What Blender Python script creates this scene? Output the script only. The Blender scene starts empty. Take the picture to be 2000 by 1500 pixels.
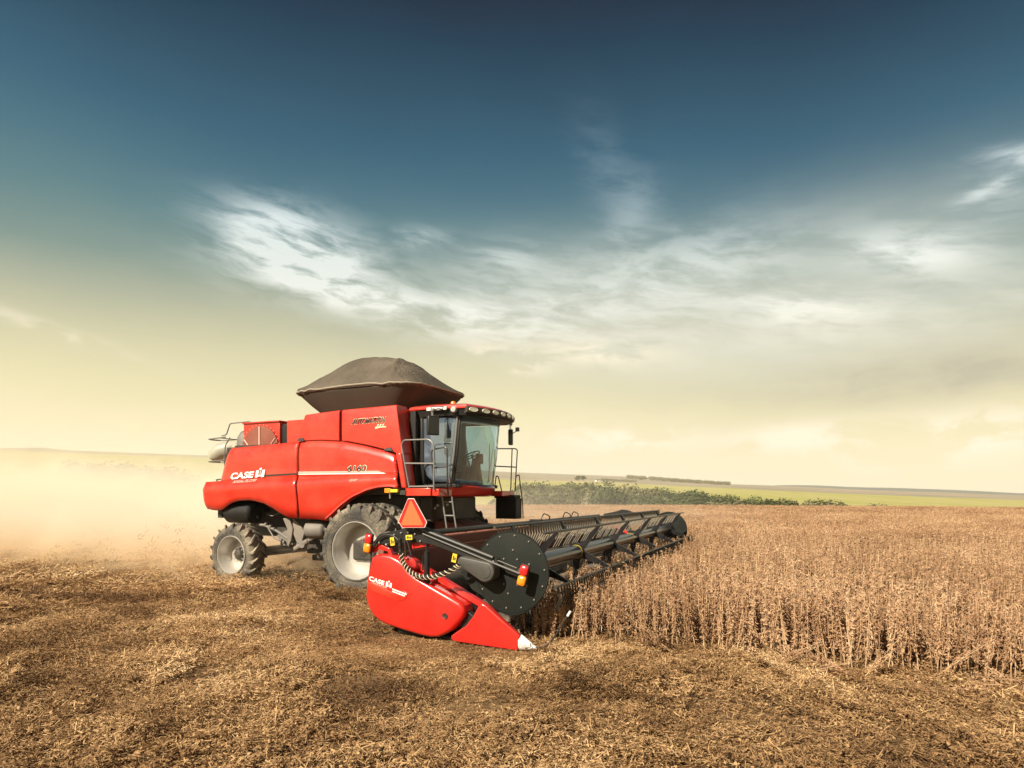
import bpy, bmesh, math, random
import numpy as np
from mathutils import Vector, Matrix, noise as mnoise
R = math.radians
sc = bpy.context.scene
col = sc.collection
random.seed(7)
rng = np.random.default_rng(11)

# ------------------------------------------------------------------ camera
cam = bpy.data.objects.new('camera', bpy.data.cameras.new('camera'))
col.objects.link(cam)
cam.location = (0, 0, 2.06)
cam.rotation_euler = (R(90), 0, 0)
cam.data.sensor_width = 36
cam.data.lens = 21.6
cam.data.shift_y = 0.11
cam.data.clip_end = 20000
cam.data.clip_start = 0.1
sc.camera = cam

# ------------------------------------------------------------------ colour management and sampling
sc.view_settings.view_transform = 'Standard'
sc.view_settings.look = 'None'
sc.view_settings.exposure = 0.75
sc.view_settings.gamma = 1
sc.render.engine = 'CYCLES'
sc.cycles.max_bounces = 14
sc.cycles.transparent_max_bounces = 16
sc.cycles.volume_bounces = 12
sc.cycles.use_denoising = True
sc.cycles.sample_clamp_indirect = 6

# ------------------------------------------------------------------ sun
SUN = Vector((-0.66, -0.75, 0.78)).normalized()
SUN_EL = math.asin(SUN.z)
sl = bpy.data.lights.new('sun', 'SUN')
sl.energy = 5.0
sl.angle = R(0.5)
sl.color = (1.0, 0.90, 0.74)
sun = bpy.data.objects.new('sun', sl)
col.objects.link(sun)
sun.rotation_euler = SUN.to_track_quat('Z', 'Y').to_euler()

# ------------------------------------------------------------------ world: evening-graded sky with cirrus
def lin(c):
    return tuple(((x / 255) / 12.92) if x / 255 <= 0.04045 else (((x / 255) + 0.055) / 1.055) ** 2.4 for x in c)

world = bpy.data.worlds.new('World')
sc.world = world
world.use_nodes = True
wt = world.node_tree
wt.nodes.clear()

class NT:
    """tiny node-graph writer"""
    def __init__(self, t): self.t = t
    def n(self, typ, **kw):
        x = self.t.nodes.new(typ)
        for k, v in kw.items(): setattr(x, k, v)
        return x
    def put(self, sock, v):
        if v is None: return
        if hasattr(v, 'is_linked') or isinstance(v, bpy.types.NodeSocket): self.t.links.new(v, sock)
        else: sock.default_value = v
    def m(self, op, a, b=None, c=None, clamp=False):
        x = self.n('ShaderNodeMath', operation=op, use_clamp=clamp)
        for i, v in enumerate((a, b, c)): self.put(x.inputs[i], v)
        return x.outputs[0]
    def xyz(self, x=0., y=0., z=0.):
        k = self.n('ShaderNodeCombineXYZ')
        for i, v in enumerate((x, y, z)): self.put(k.inputs[i], v)
        return k.outputs[0]
    def sep(self, v):
        k = self.n('ShaderNodeSeparateXYZ'); self.put(k.inputs[0], v); return k.outputs
    def noise(self, vec, scale=1., detail=6., rough=.55, dist=0., col=False):
        k = self.n('ShaderNodeTexNoise')
        self.put(k.inputs['Vector'], vec); k.inputs['Scale'].default_value = scale
        k.inputs['Detail'].default_value = detail; k.inputs['Roughness'].default_value = rough
        k.inputs['Distortion'].default_value = dist
        return k.outputs['Color' if col else 'Fac']
    def ramp(self, f, stops, interp='LINEAR'):
        k = self.n('ShaderNodeValToRGB'); self.put(k.inputs[0], f)
        cr = k.color_ramp; cr.interpolation = interp
        while len(cr.elements) > 1: cr.elements.remove(cr.elements[-1])
        cr.elements[0].position = stops[0][0]
        cr.elements[0].color = tuple(stops[0][1]) + (1,)
        for p, c in stops[1:]:
            e = cr.elements.new(p); e.color = tuple(c) + (1,)
        return k.outputs[0]
    def mix(self, f, a, b, mode='MIX'):
        k = self.n('ShaderNodeMix', data_type='RGBA', blend_type=mode)
        self.put(k.inputs[0], f)
        for s, v in ((k.inputs[6], a), (k.inputs[7], b)):
            if isinstance(v, tuple) and len(v) == 3: v = v + (1,)
            self.put(s, v)
        return k.outputs[2]
    def smooth(self, v, a, b):
        k = self.n('ShaderNodeMapRange', interpolation_type='SMOOTHSTEP')
        self.put(k.inputs[0], v); k.inputs[1].default_value = a; k.inputs[2].default_value = b
        return k.outputs[0]

W = NT(wt)
tc = W.n('ShaderNodeTexCoord')
d = W.sep(tc.outputs['Generated'])
AZ = W.m('MULTIPLY', W.m('ARCTAN2', d[0], d[1]), 57.2958)          # degrees, + to the right of the camera's heading
EL = W.m('MULTIPLY', W.m('ARCSINE', d[2]), 57.2958)
warp = W.noise(W.xyz(W.m('MULTIPLY', AZ, .05), W.m('MULTIPLY', EL, .09), 0.), 1., 3., .5)
elw = W.m('ADD', EL, W.m('MULTIPLY', W.m('SUBTRACT', warp, .5), 3.0))
elw = W.m('ADD', elw, W.m('MULTIPLY', W.smooth(AZ, 0., 45.), 2.2))   # bluer towards the right
# elevation in degrees -> linear colour of the clear sky
stops = [(0, (0.9038, 0.8315, 0.6073)), (4, (0.9182, 0.8148, 0.5397)), (6.2, (0.8959, 0.7866, 0.4906)), (8.3, (0.8195, 0.7335, 0.4359)), (12, (0.653, 0.6074, 0.383)), (15.6, (0.414, 0.4355, 0.3155)), (18.9, (0.2004, 0.2893, 0.2559)), (22.4, (0.0914, 0.2011, 0.2265)), (25.4, (0.0544, 0.1514, 0.2057)), (29, (0.0244, 0.1039, 0.169)), (32.7, (0.0113, 0.0653, 0.116)), (36, (0.0005, 0.0364, 0.0754)), (39, (0.0005, 0.0156, 0.0431)), (50, (0.0005, 0.0121, 0.0364)), (90, (0.0005, 0.0141, 0.0338))]
base = W.ramp(W.m('DIVIDE', elw, 90.), [(e / 90, c) for e, c in stops])

def blob(a, e, ra, re, slope=0.):
    """soft elliptical region of sky centred on azimuth a, elevation e (degrees)"""
    da = W.m('SUBTRACT', AZ, a)
    de = W.m('SUBTRACT', EL, e)
    if slope: de = W.m('MULTIPLY_ADD', da, slope, de)
    q = W.m('ADD', W.m('POWER', W.m('DIVIDE', da, ra), 2.), W.m('POWER', W.m('DIVIDE', de, re), 2.))
    return W.m('EXPONENT', W.m('MULTIPLY', q, -1.))
def addup(lst):
    o = None
    for amp, b in lst:
        t = W.m('MULTIPLY', b, amp); o = t if o is None else W.m('ADD', o, t)
    return o
# streaky noise, sheared so that the filaments fall towards the right
shear = W.m('MULTIPLY_ADD', AZ, .15, EL)
nw = W.noise(W.xyz(W.m('MULTIPLY', AZ, .06), W.m('MULTIPLY', EL, .13), 3.1), 1., 4., .55, 0., True)
nws = W.sep(nw)
sx = W.m('MULTIPLY_ADD', nws[0], 1.3, W.m('MULTIPLY', AZ, .105))
sy = W.m('MULTIPLY_ADD', nws[1], 1.1, W.m('MULTIPLY', shear, .36))
streak = W.noise(W.xyz(sx, sy, 0.), 1.45, 12., .61)
fibre = W.noise(W.xyz(W.m('MULTIPLY', sx, .8), W.m('MULTIPLY', sy, 2.2), 4.), 3.2, 8., .62, .5)
streak = W.m('ADD', W.m('MULTIPLY', streak, .86), W.m('MULTIPLY', fibre, .14))
puff = W.noise(W.xyz(W.m('MULTIPLY', AZ, .16), W.m('MULTIPLY', EL, .34), 7.7), 1., 10., .6, .4)
high = addup([(1.15, blob(-19.0, 20.3, 6.0, 2.5, .03)), (.7, blob(-21.5, 22.2, 4.2, 1.9)), (.8, blob(-17., 18.4, 4.5, 1.5, .2)), (.80, blob(-7.5, 16.4, 10.5, 1.9, .13)), (.55, blob(7., 17.0, 13., 3.6, .02)), (.42, blob(18., 20.0, 8., 3.0)),
              (.95, blob(25.2, 15.4, 4.2, 1.2, .20)), (.95, blob(33.2, 18.4, 4.4, 1.6, .24)), (.75, blob(39.6, 23.2, 2.6, .60, .16)), (.55, blob(38.0, 21.7, 1.9, .5, -.28)), (.3, blob(39., 21., 3., 2.)), (.16, blob(8.5, 28.2, 3.0, 3.2, .6)),
              (.20, blob(11., 24., 2.4, 3., -.6)), (.45, blob(-8.5, 22.6, 2.4, .8)), (.40, blob(-.5, 21.2, 3.6, 1.5)), (.35, blob(30., 14.0, 14., 2.6))])
hf = W.m('MULTIPLY', high, W.smooth(streak, .36, .62))
hf = W.m('ADD', hf, W.m('MULTIPLY', high, .12))
hf = W.m('MINIMUM', hf, .92)
low = addup([(1.0, blob(-.6, 12.6, 3.2, .95, .22)), (.75, blob(8., 13.0, 6.5, 1.2, .06)), (1.1, blob(11., 5.2, 6., 1.25)), (1.0, blob(24.5, 5.0, 5., 1.2, -.05)), (1.1, blob(36., 4.4, 8., 1.9, -.08)),
             (.40, blob(-37., 12.3, 6., .5, .25)), (.4, blob(0., 6.4, 7., 1.2))])
lf = W.m('MINIMUM', W.m('MULTIPLY', low, W.m('ADD', W.smooth(puff, .42, .57), .06)), .95)
grey = addup([(.80, blob(36., 9.6, 9.5, 2.2, .0)), (.26, blob(22., 8.9, 12., 1.8, .0)), (.14, blob(18., 5.6, 18., 2.0, .0)), (.25, blob(14., 15., 8., 1.6, .1))])
gf = W.m('MINIMUM', W.m('MULTIPLY', grey, W.m('ADD', W.smooth(puff, .25, .75), .35)), .8)
veil = W.m('MULTIPLY', addup([(.70, blob(24., 13.2, 22., 4.2)), (.42, blob(6., 18.5, 15., 4.0)), (.35, blob(30., 20., 12., 4.0))]), W.m('MULTIPLY_ADD', puff, .8, .5))
hc = W.ramp(W.m('DIVIDE', EL, 40.), [(.30, lin((248, 242, 220))), (.45, lin((238, 241, 232))), (.62, lin((214, 228, 230))), (.75, lin((150, 176, 190)))])
skyc = W.mix(veil, base, lin((220, 220, 205)))
skyc = W.mix(gf, skyc, lin((184, 176, 154)))
skyc = W.mix(hf, skyc, hc)
skyc = W.mix(lf, skyc, lin((255, 243, 216)))
nish = W.n('ShaderNodeTexSky', sky_type='NISHITA')
nish.sun_disc = False
nish.sun_elevation = SUN_EL
nish.sun_rotation = math.atan2(SUN.x, SUN.y)
nish.dust_density = 3.
nb = W.n('ShaderNodeBackground'); W.put(nb.inputs[0], nish.outputs[0]); nb.inputs[1].default_value = 0.06
gb = W.n('ShaderNodeBackground'); W.put(gb.inputs[0], skyc); gb.inputs[1].default_value = 0.66
ms = W.n('ShaderNodeMixShader'); ms.inputs[0].default_value = 0.97
wt.links.new(nb.outputs[0], ms.inputs[1]); wt.links.new(gb.outputs[0], ms.inputs[2])
wo = W.n('ShaderNodeOutputWorld'); wt.links.new(ms.outputs[0], wo.inputs[0])
world.cycles.sampling_method = 'AUTOMATIC'

# ------------------------------------------------------------------ helpers
def tag(o, label=None, cat=None, group=None, kind=None):
    if label: o['label'] = label
    if cat: o['category'] = cat
    if group: o['group'] = group
    if kind: o['kind'] = kind
    return o
def empty(name, loc, rz=0):
    o = bpy.data.objects.new(name, None); col.objects.link(o)
    o.location = loc; o.rotation_euler = (0, 0, rz); o.empty_display_size = .3
    return o

class MB:
    """collects shapes into ONE mesh; mi = material slot of the faces being added"""
    def __init__(self): self.v = []; self.f = []; self.k = []; self.mi = 0
    def add(self, vs, fs):
        b = len(self.v); self.v += [tuple(p) for p in vs]
        for f in fs: self.f.append([i + b for i in f]); self.k.append(self.mi)
        return self
    def box(self, lo, hi, rot=None, piv=None):
        x0, y0, z0 = lo; x1, y1, z1 = hi
        vs = [(x0,y0,z0),(x1,y0,z0),(x1,y1,z0),(x0,y1,z0),(x0,y0,z1),(x1,y0,z1),(x1,y1,z1),(x0,y1,z1)]
        if rot is not None:
            p = Vector(piv) if piv else (Vector(lo) + Vector(hi)) / 2
            vs = [rot @ (Vector(q) - p) + p for q in vs]
        return self.add(vs, [(0,3,2,1),(4,5,6,7),(0,1,5,4),(1,2,6,5),(2,3,7,6),(3,0,4,7)])
    def hexa(self, b4, t4):
        return self.add(list(b4) + list(t4), [(0,3,2,1),(4,5,6,7),(0,1,5,4),(1,2,6,5),(2,3,7,6),(3,0,4,7)])
    def prism(self, poly, y0, y1, inset=0., edge=0.):
        """polygon in X,Z extruded from y0 (outer face) to y1; edge>0 rounds the outer rim"""
        n = len(poly)
        cx = sum(p[0] for p in poly) / n; cz = sum(p[1] for p in poly) / n
        rings = []
        def ring(y, off):
            out = []
            for i in range(n):
                a = Vector(poly[i - 1]); b = Vector(poly[i]); c = Vector(poly[(i + 1) % n])
                t = ((b - a).normalized() + (c - b).normalized())
                if t.length < 1e-6: t = c - b
                t.normalize(); nrm = Vector((t.y, -t.x))
                if sgn < 0: nrm = -nrm
                p = b - nrm * off
                out.append((p.x, y, p.y))
            return out
        area = sum(poly[i][0] * poly[(i + 1) % n][1] - poly[(i + 1) % n][0] * poly[i][1] for i in range(n))
        sgn = 1 if area > 0 else -1
        s = 1 if y1 > y0 else -1
        if edge > 0:
            for t in (0, .35, .7, 1): 
                a = t * math.pi / 2
                rings.append(ring(y0 + s * edge * (1 - math.sin(a)), edge * (1 - math.cos(a))))
            rings = [ring(y0, edge)] + [ring(y0 + s * edge * (1 - math.cos(a)), edge * (1 - math.sin(a))) for a in (math.pi / 8, math.pi / 4, math.pi * 3 / 8, math.pi / 2)]
        else: rings = [ring(y0, 0)]
        rings.append(ring(y1, inset))
        vs = [p for r in rings for p in r]; fs = [list(range(n)), list(range((len(rings) - 1) * n, len(rings) * n))[::-1]]
        for k in range(len(rings) - 1):
            for i in range(n):
                j = (i + 1) % n
                fs.append((k * n + i, (k + 1) * n + i, (k + 1) * n + j, k * n + j))
        return self.add(vs, fs)
    def tube(self, pts, r, n=8, closed=False, caps=True):
        P = [Vector(p) for p in pts]; rs = r if isinstance(r, (list, tuple)) else [r] * len(P)
        vs = []; fs = []; m = len(P); prev = None
        for i, p in enumerate(P):
            if closed: t = P[(i + 1) % m] - P[i - 1]
            else: t = (P[min(i + 1, m - 1)] - P[max(i - 1, 0)])
            t.normalize()
            if prev is None:
                a = Vector((0, 0, 1)) if abs(t.z) < .9 else Vector((1, 0, 0)); u = t.cross(a).normalized()
            else: u = (prev - t * prev.dot(t)).normalized()
            prev = u; w = t.cross(u)
            for k in range(n):
                a = 2 * math.pi * k / n
                vs.append(p + (u * math.cos(a) + w * math.sin(a)) * rs[i])
        for i in range(m if closed else m - 1):
            j = (i + 1) % m
            for k in range(n):
                l = (k + 1) % n
                fs.append((i * n + k, i * n + l, j * n + l, j * n + k))
        if caps and not closed: fs += [tuple(range(n))[::-1], tuple(range((m - 1) * n, m * n))]
        return self.add(vs, fs)
    def bend(self, pts, r, rad=.06, n=8, seg=4):
        """tube along a polyline with its corners rounded"""
        P = [Vector(p) for p in pts]; out = [P[0]]
        for i in range(1, len(P) - 1):
            a, b, c = P[i - 1], P[i], P[i + 1]
            q = min(rad, (a - b).length * .45, (c - b).length * .45)
            s = b + (a - b).normalized() * q; e = b + (c - b).normalized() * q
            for k in range(seg + 1):
                t = k / seg; out.append(s * (1 - t) ** 2 + b * 2 * t * (1 - t) + e * t ** 2)
        out.append(P[-1])
        return self.tube(out, r, n)
    def lathe(self, prof, n=32, axis='Y', c=(0, 0, 0), a0=0., a1=None):
        """profile of (radius, along-axis) pairs spun round the axis through c"""
        full = a1 is None; a1 = 2 * math.pi if full else a1
        m = len(prof); cols = n if full else n + 1; vs = []; fs = []
        for k in range(cols):
            a = a0 + (a1 - a0) * k / n
            for r, h in prof:
                x, z = r * math.cos(a), r * math.sin(a)
                if axis == 'Y': vs.append((c[0] + x, c[1] + h, c[2] + z))
                elif axis == 'X': vs.append((c[0] + h, c[1] + x, c[2] + z))
                else: vs.append((c[0] + x, c[1] + z, c[2] + h))
        for k in range(n):
            j = (k + 1) % cols
            for i in range(m - 1): fs.append((k * m + i, k * m + i + 1, j * m + i + 1, j * m + i))
        return self.add(vs, fs)
    def build(self, name, mats, parent=None, bevel=0., smooth=35, solid=0.):
        me = bpy.data.meshes.new(name); me.from_pydata([tuple(v) for v in self.v], [], self.f); 
        mats = mats if isinstance(mats, (list, tuple)) else [mats]
        for m_ in mats: me.materials.append(m_)
        me.polygons.foreach_set('material_index', self.k)
        bm = bmesh.new(); bm.from_mesh(me); bmesh.ops.recalc_face_normals(bm, faces=bm.faces); bm.to_mesh(me); bm.free()
        if smooth:
            me.shade_smooth(); me.set_sharp_from_angle(angle=R(smooth))
        o = bpy.data.objects.new(name, me); col.objects.link(o); o.parent = parent
        if solid:
            s = o.modifiers.new('thickness', 'SOLIDIFY'); s.thickness = solid; s.offset = -1
        if bevel:
            b = o.modifiers.new('bevel', 'BEVEL'); b.width = bevel; b.segments = 2; b.limit_method = 'ANGLE'; b.angle_limit = R(40); b.harden_normals = False
        return o

# ------------------------------------------------------------------ materials
def mat(name):
    m_ = bpy.data.materials.new(name); m_.use_nodes = True
    b = m_.node_tree.nodes['Principled BSDF']
    return m_, NT(m_.node_tree), b
def pbr(name, c, rough=.5, metal=0., coat=0., dust=0., dustc=(.45, .33, .20), bump=0., bscale=40., spec=.5):
    m_, g, b = mat(name)
    t = g.n('ShaderNodeTexCoord'); P = t.outputs['Object']
    big = g.noise(P, 1.7, 5., .6); fine = g.noise(P, 28., 4., .6)
    cc = tuple(c) + (1,)
    v = g.m('MULTIPLY_ADD', g.m('SUBTRACT', big, .5), .22, 1.)
    cv = g.mix(1., cc, g.xyz(v, v, v), 'MULTIPLY')
    if dust:
        # settled dust: more on faces that look up, broken up by noise
        ge = g.n('ShaderNodeNewGeometry'); up = g.sep(ge.outputs['Normal'])[2]
        df = g.m('MULTIPLY', g.m('MULTIPLY_ADD', up, .45, .55), g.smooth(g.m('MULTIPLY_ADD', fine, .35, g.m('MULTIPLY', big, .75)), .38, .78))
        df = g.m('MULTIPLY', df, dust, None, True)
        cv = g.mix(df, cv, tuple(dustc))
        g.put(b.inputs['Roughness'], g.m('MULTIPLY_ADD', df, .6, rough, True))
    else: g.put(b.inputs['Roughness'], g.m('MULTIPLY_ADD', fine, .15, rough - .05, True))
    g.put(b.inputs['Base Color'], cv)
    b.inputs['Metallic'].default_value = metal
    b.inputs['Specular IOR Level'].default_value = spec
    b.inputs['Coat Weight'].default_value = coat; b.inputs['Coat Roughness'].default_value = .12
    if bump:
        k = g.n('ShaderNodeBump'); k.inputs['Strength'].default_value = bump; k.inputs['Distance'].default_value = .02
        g.put(k.inputs['Height'], g.noise(P, bscale, 4., .6)); g.put(b.inputs['Normal'], k.outputs[0])
    return m_
M = {}
M['red'] = pbr('red_paint', (.57, .019, .007), .32, 0, .8, .24, (.52, .24, .13), .05, 2.2)
M['redheader'] = pbr('red_plastic', (.58, .013, .008), .34, 0, .5, .09, (.50, .25, .15))
M['dustyred'] = pbr('dusty_red_sheet', (.20, .045, .028), .7, 0, 0, .75, (.26, .17, .11))
M['darkred'] = pbr('dark_red_mesh', (.20, .040, .020), .7, 0, 0, .3)
M['black'] = pbr('black_plastic', (.009, .009, .009), .5, 0, 0, .06, (.45, .33, .2), 0, 40, .35)
M['blackgloss'] = pbr('black_paint', (.008, .008, .010), .30, 0, .3, .045)
M['dark'] = pbr('dark_steel', (.026, .024, .022), .6, .1, 0, .22)
M['disc'] = pbr('dark_green_black_sheet', (.010, .013, .011), .5, 0, 0., .035, (.30, .24, .16), .1, 3., .22)
M['cover'] = pbr('grey_plastic', (.040, .042, .040), .5, 0, 0, .15)
M['grey'] = pbr('dusty_grey_steel', (.17, .155, .14), .6, .1, 0, .45)
M['rubber'] = pbr('dusty_rubber', (.035, .033, .031), .85, 0, 0, .95, (.50, .42, .30), .25, 60.)
M['rim'] = pbr('silver_rim_paint', (.52, .50, .46), .38, .45, .1, .30, (.48, .40, .30))
M['steel'] = pbr('bright_steel', (.55, .55, .54), .3, .9, 0, .1)
M['rail'] = pbr('rail_paint', (.022, .023, .022), .4, .1, .1, .2)
M['railgrey'] = pbr('rail_grey_paint', (.17, .165, .155), .4, .1, .1, .2)
M['tube'] = pbr('pale_green_grey_paint', (.36, .35, .27), .5, 0, .1, .4)
M['white'] = pbr('white_decal', (.80, .79, .74), .45)
M['cream'] = pbr('cream_decal', (.72, .62, .42), .5)
M['pink'] = pbr('pale_red_decal', (.75, .40, .33), .5)
M['ink'] = pbr('dark_decal', (.03, .025, .02), .5)
M['yellow'] = pbr('yellow_sticker', (.75, .52, .03), .5)
M['smv'] = pbr('fluorescent_orange_sheet', (.95, .13, .035), .5)
M['smvedge'] = pbr('red_reflective_border', (.65, .012, .012), .3, 0, .4)
M['redlens'] = pbr('red_lens', (.70, .02, .02), .2, 0, .6)
M['amber'] = pbr('amber_lens', (.95, .27, .015), .2, 0, .6)
M['lamp'] = pbr('lamp_glass', (.62, .62, .58), .12, .4, .6)
M['seat'] = pbr('seat_fabric', (.035, .036, .034), .85)
M['belt'] = pbr('draper_canvas', (.05, .045, .04), .8, 0, 0, .6)

def tarp_material():
    m_, g, b = mat('dusty_tarp')
    P = g.n('ShaderNodeTexCoord').outputs['Object']
    q = g.n('ShaderNodeVectorMath', operation='MULTIPLY'); g.put(q.inputs[0], P); q.inputs[1].default_value = (2.6, .9, 1.6)
    n1 = g.noise(P, .9, 4., .5, .3); n2 = g.noise(P, 16., 4., .6); wv = g.noise(q.outputs[0], 1.6, 4., .5, 1.4)
    c = g.ramp(g.m('MULTIPLY_ADD', n2, .22, g.m('MULTIPLY', n1, .78)), [(.30, (.066, .052, .038)), (.52, (.115, .092, .068)), (.72, (.18, .146, .108))])
    g.put(b.inputs['Base Color'], c); b.inputs['Roughness'].default_value = .8; b.inputs['Specular IOR Level'].default_value = .3
    k = g.n('ShaderNodeBump'); k.inputs['Strength'].default_value = .7; k.inputs['Distance'].default_value = .10
    g.put(k.inputs['Height'], g.m('ABSOLUTE', g.m('SUBTRACT', wv, .5))); g.put(b.inputs['Normal'], k.outputs[0])
    return m_
M['tarp'] = tarp_material()
M['tine'] = pbr('sunlit_dusty_tine', (.27, .235, .18), .6, 0, 0, .3)  # tan of sun-struck tines put into the colour
M['hem'] = pbr('tarp_hem', (.30, .26, .20), .8)
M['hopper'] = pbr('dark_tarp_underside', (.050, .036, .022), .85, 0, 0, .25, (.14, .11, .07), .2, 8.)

def glass_material(name, tint, refl, rough=.02, film=(.06, .012), fc_=(.45, .50, .50)):
    m_ = bpy.data.materials.new(name); m_.use_nodes = True; g = NT(m_.node_tree); g.t.nodes.clear()
    tr = g.n('ShaderNodeBsdfTransparent'); tr.inputs[0].default_value = tint + (1,)
    gl = g.n('ShaderNodeBsdfGlossy'); gl.inputs['Roughness'].default_value = rough; gl.inputs[0].default_value = (.74, .84, .92, 1)  # sky blue put into the gloss colour
    fr = g.n('ShaderNodeLayerWeight'); fr.inputs[0].default_value = .5; fc = g.m('POWER', fr.outputs['Facing'], 4.)
    P = g.n('ShaderNodeTexCoord').outputs['Object']
    sm = g.smooth(g.noise(P, 1.6, 6., .6, 1.0), .5, .75)
    f = g.m('ADD', g.m('MULTIPLY_ADD', fc, .75, refl), g.m('MULTIPLY', sm, .0), None, True)
    mx = g.n('ShaderNodeMixShader'); g.put(mx.inputs[0], f)
    g.t.links.new(tr.outputs[0], mx.inputs[1]); g.t.links.new(gl.outputs[0], mx.inputs[2])
    # thin film of dust, its blue-grey painting sky reflection onto the pane
    df = g.n('ShaderNodeBsdfDiffuse'); df.inputs[0].default_value = fc_ + (1,)
    m2 = g.n('ShaderNodeMixShader'); g.put(m2.inputs[0], g.m('MULTIPLY_ADD', sm, film[0], film[1]))
    g.t.links.new(mx.outputs[0], m2.inputs[1]); g.t.links.new(df.outputs[0], m2.inputs[2])
    o = g.n('ShaderNodeOutputMaterial'); g.t.links.new(m2.outputs[0], o.inputs[0])
    return m_
M['glassdoor'] = glass_material('tinted_door_glass', (.45, .52, .58), .26, .03, (.26, .18), (.30, .38, .47))
M['glass'] = glass_material('windscreen_glass', (.82, .94, .985), .16, .02, (.08, .035), (.55, .70, .78))

# ------------------------------------------------------------------ writing
def letters(text, mats, parent, x, z, y, height, shear=.2, bold=0., width=None, name='lettering', lean=0., extrude=.004, spacing=1.):
    """text lying on the side of the machine (facing -Y), its lower left corner at x, z"""
    cu = bpy.data.curves.new(name, 'FONT'); cu.body = text; cu.size = 1; cu.shear = shear; cu.offset = bold; cu.extrude = 0; cu.space_character = spacing
    t = bpy.data.objects.new(name, cu); col.objects.link(t)
    bpy.context.view_layer.update()
    me = bpy.data.meshes.new_from_object(t.evaluated_get(bpy.context.evaluated_depsgraph_get()))
    bpy.data.objects.remove(t)
    co = np.empty(len(me.vertices) * 3); me.vertices.foreach_get('co', co); co = co.reshape(-1, 3)
    x0, x1 = co[:, 0].min(), co[:, 0].max(); z0, z1 = co[:, 1].min(), co[:, 1].max()
    s = height / (z1 - z0); sx = s if width is None else width / (x1 - x0)
    out = np.zeros_like(co)
    out[:, 0] = x + (co[:, 0] - x0) * sx; out[:, 2] = z + (co[:, 1] - z0) * s + lean * (co[:, 0] - x0) * sx
    out[:, 1] = y(out[:, 0], out[:, 2]) if callable(y) else y
    me.vertices.foreach_set('co', out.ravel()); me.update()
    me.materials.clear(); me.materials.append(mats)
    o = bpy.data.objects.new(name, me); col.objects.link(o); o.parent = parent
    return o

def arc_letters(mb, text, r, y, start, step, h, s=1):
    """raised letters set round a tyre wall, as stroked bars"""
    G = {'G': [(1,.8,.6,1),(.6,1,.2,1),(.2,1,0,.7),(0,.7,0,.3),(0,.3,.3,0),(.3,0,.8,0),(.8,0,1,.4),(1,.4,.6,.4)], 'O': [(0,.2,0,.8),(0,.8,.3,1),(.3,1,.7,1),(.7,1,1,.8),(1,.8,1,.2),(1,.2,.7,0),(.7,0,.3,0),(.3,0,0,.2)],
         'D': [(0,0,0,1),(0,1,.7,.9),(.7,.9,1,.5),(1,.5,.7,.1),(.7,.1,0,0)], 'Y': [(0,1,.5,.5),(1,1,.5,.5),(.5,.5,.5,0)], 'E': [(0,0,0,1),(0,1,1,1),(0,.5,.8,.5),(0,0,1,0)],
         'A': [(0,0,.5,1),(.5,1,1,0),(.2,.4,.8,.4)], 'R': [(0,0,0,1),(0,1,.9,.9),(.9,.9,.9,.55),(.9,.55,0,.5),(.4,.5,1,0)], 'I': [(.5,0,.5,1)], 'L': [(0,1,0,0),(0,0,1,0)], 'T': [(0,1,1,1),(.5,1,.5,0)], 'N': [(0,0,0,1),(0,1,1,0),(1,0,1,1)], 'Q': [(0,.2,0,.8),(0,.8,.5,1),(.5,1,1,.8),(1,.8,1,.2),(1,.2,.5,0),(.5,0,0,.2),(.6,.3,1,0)], 'U': [(0,1,0,.1),(0,.1,1,.1),(1,.1,1,1)], ' ': []}
    for i, ch in enumerate(text):
        a0 = start + i * step
        for (x0, z0, x1, z1) in G[ch]:
            pts = []
            for (u, w) in ((x0, z0), (x1, z1)):
                a = a0 + (u - .5) * step * .62; rr = r + (w - .5) * h * s
                pts.append((rr * math.cos(a), y, rr * math.sin(a)))
            mb.tube(pts, h * .09, 4)

# ------------------------------------------------------------------ the lie of the land
TH = R(24.5); CT, ST = math.cos(TH), math.sin(TH)
OX, OY = -2.34, 14.89                      # ground point under the harvester's front axle
def to_world(X, Y): return OX + X * CT + Y * ST, OY - X * ST + Y * CT
def to_local(x, y):
    a, b = x - OX, y - OY
    return a * CT - b * ST, a * ST + b * CT

# skyline and top edge of the green field, as slopes (rise per metre of depth) against bearing tan(azimuth)
SKY_T = [(-3, .09), (-1.6, .083), (-.833, .0790), (-.79, .0800), (-.75, .0800), (-.735, .0762), (-.5, .067), (-.2, .052), (.008, .040), (.19, .0325), (.335, .0215), (.417, .0188), (.583, .0105), (.71, .0065), (.833, .0018), (2, -.004), (4, -.004)]
GRN_T = [(-3, .086), (-1.6, .079), (-.833, .0755), (-.5, .0638), (.008, .0265), (.133, .0245), (.25, .0182), (.35, .0142), (.417, .0102), (.583, .0032), (.833, -.0058), (2, -.010), (4, -.010)]
SKY2_T = [(-4, .05), (-.5, .045), (.2, .026), (.40, .0172), (.45, .0186), (.50, .0178), (.56, .0150), (.62, .0142), (.70, .0118), (.76, .0092), (.833, .0052), (1.2, .003), (4, .0)]
def interp(t, T): return float(np.interp(t, [p[0] for p in T], [p[1] for p in T]))
def sst(x, a, b):
    t = min(1, max(0, (x - a) / (b - a))); return t * t * (3 - 2 * t)
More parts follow.
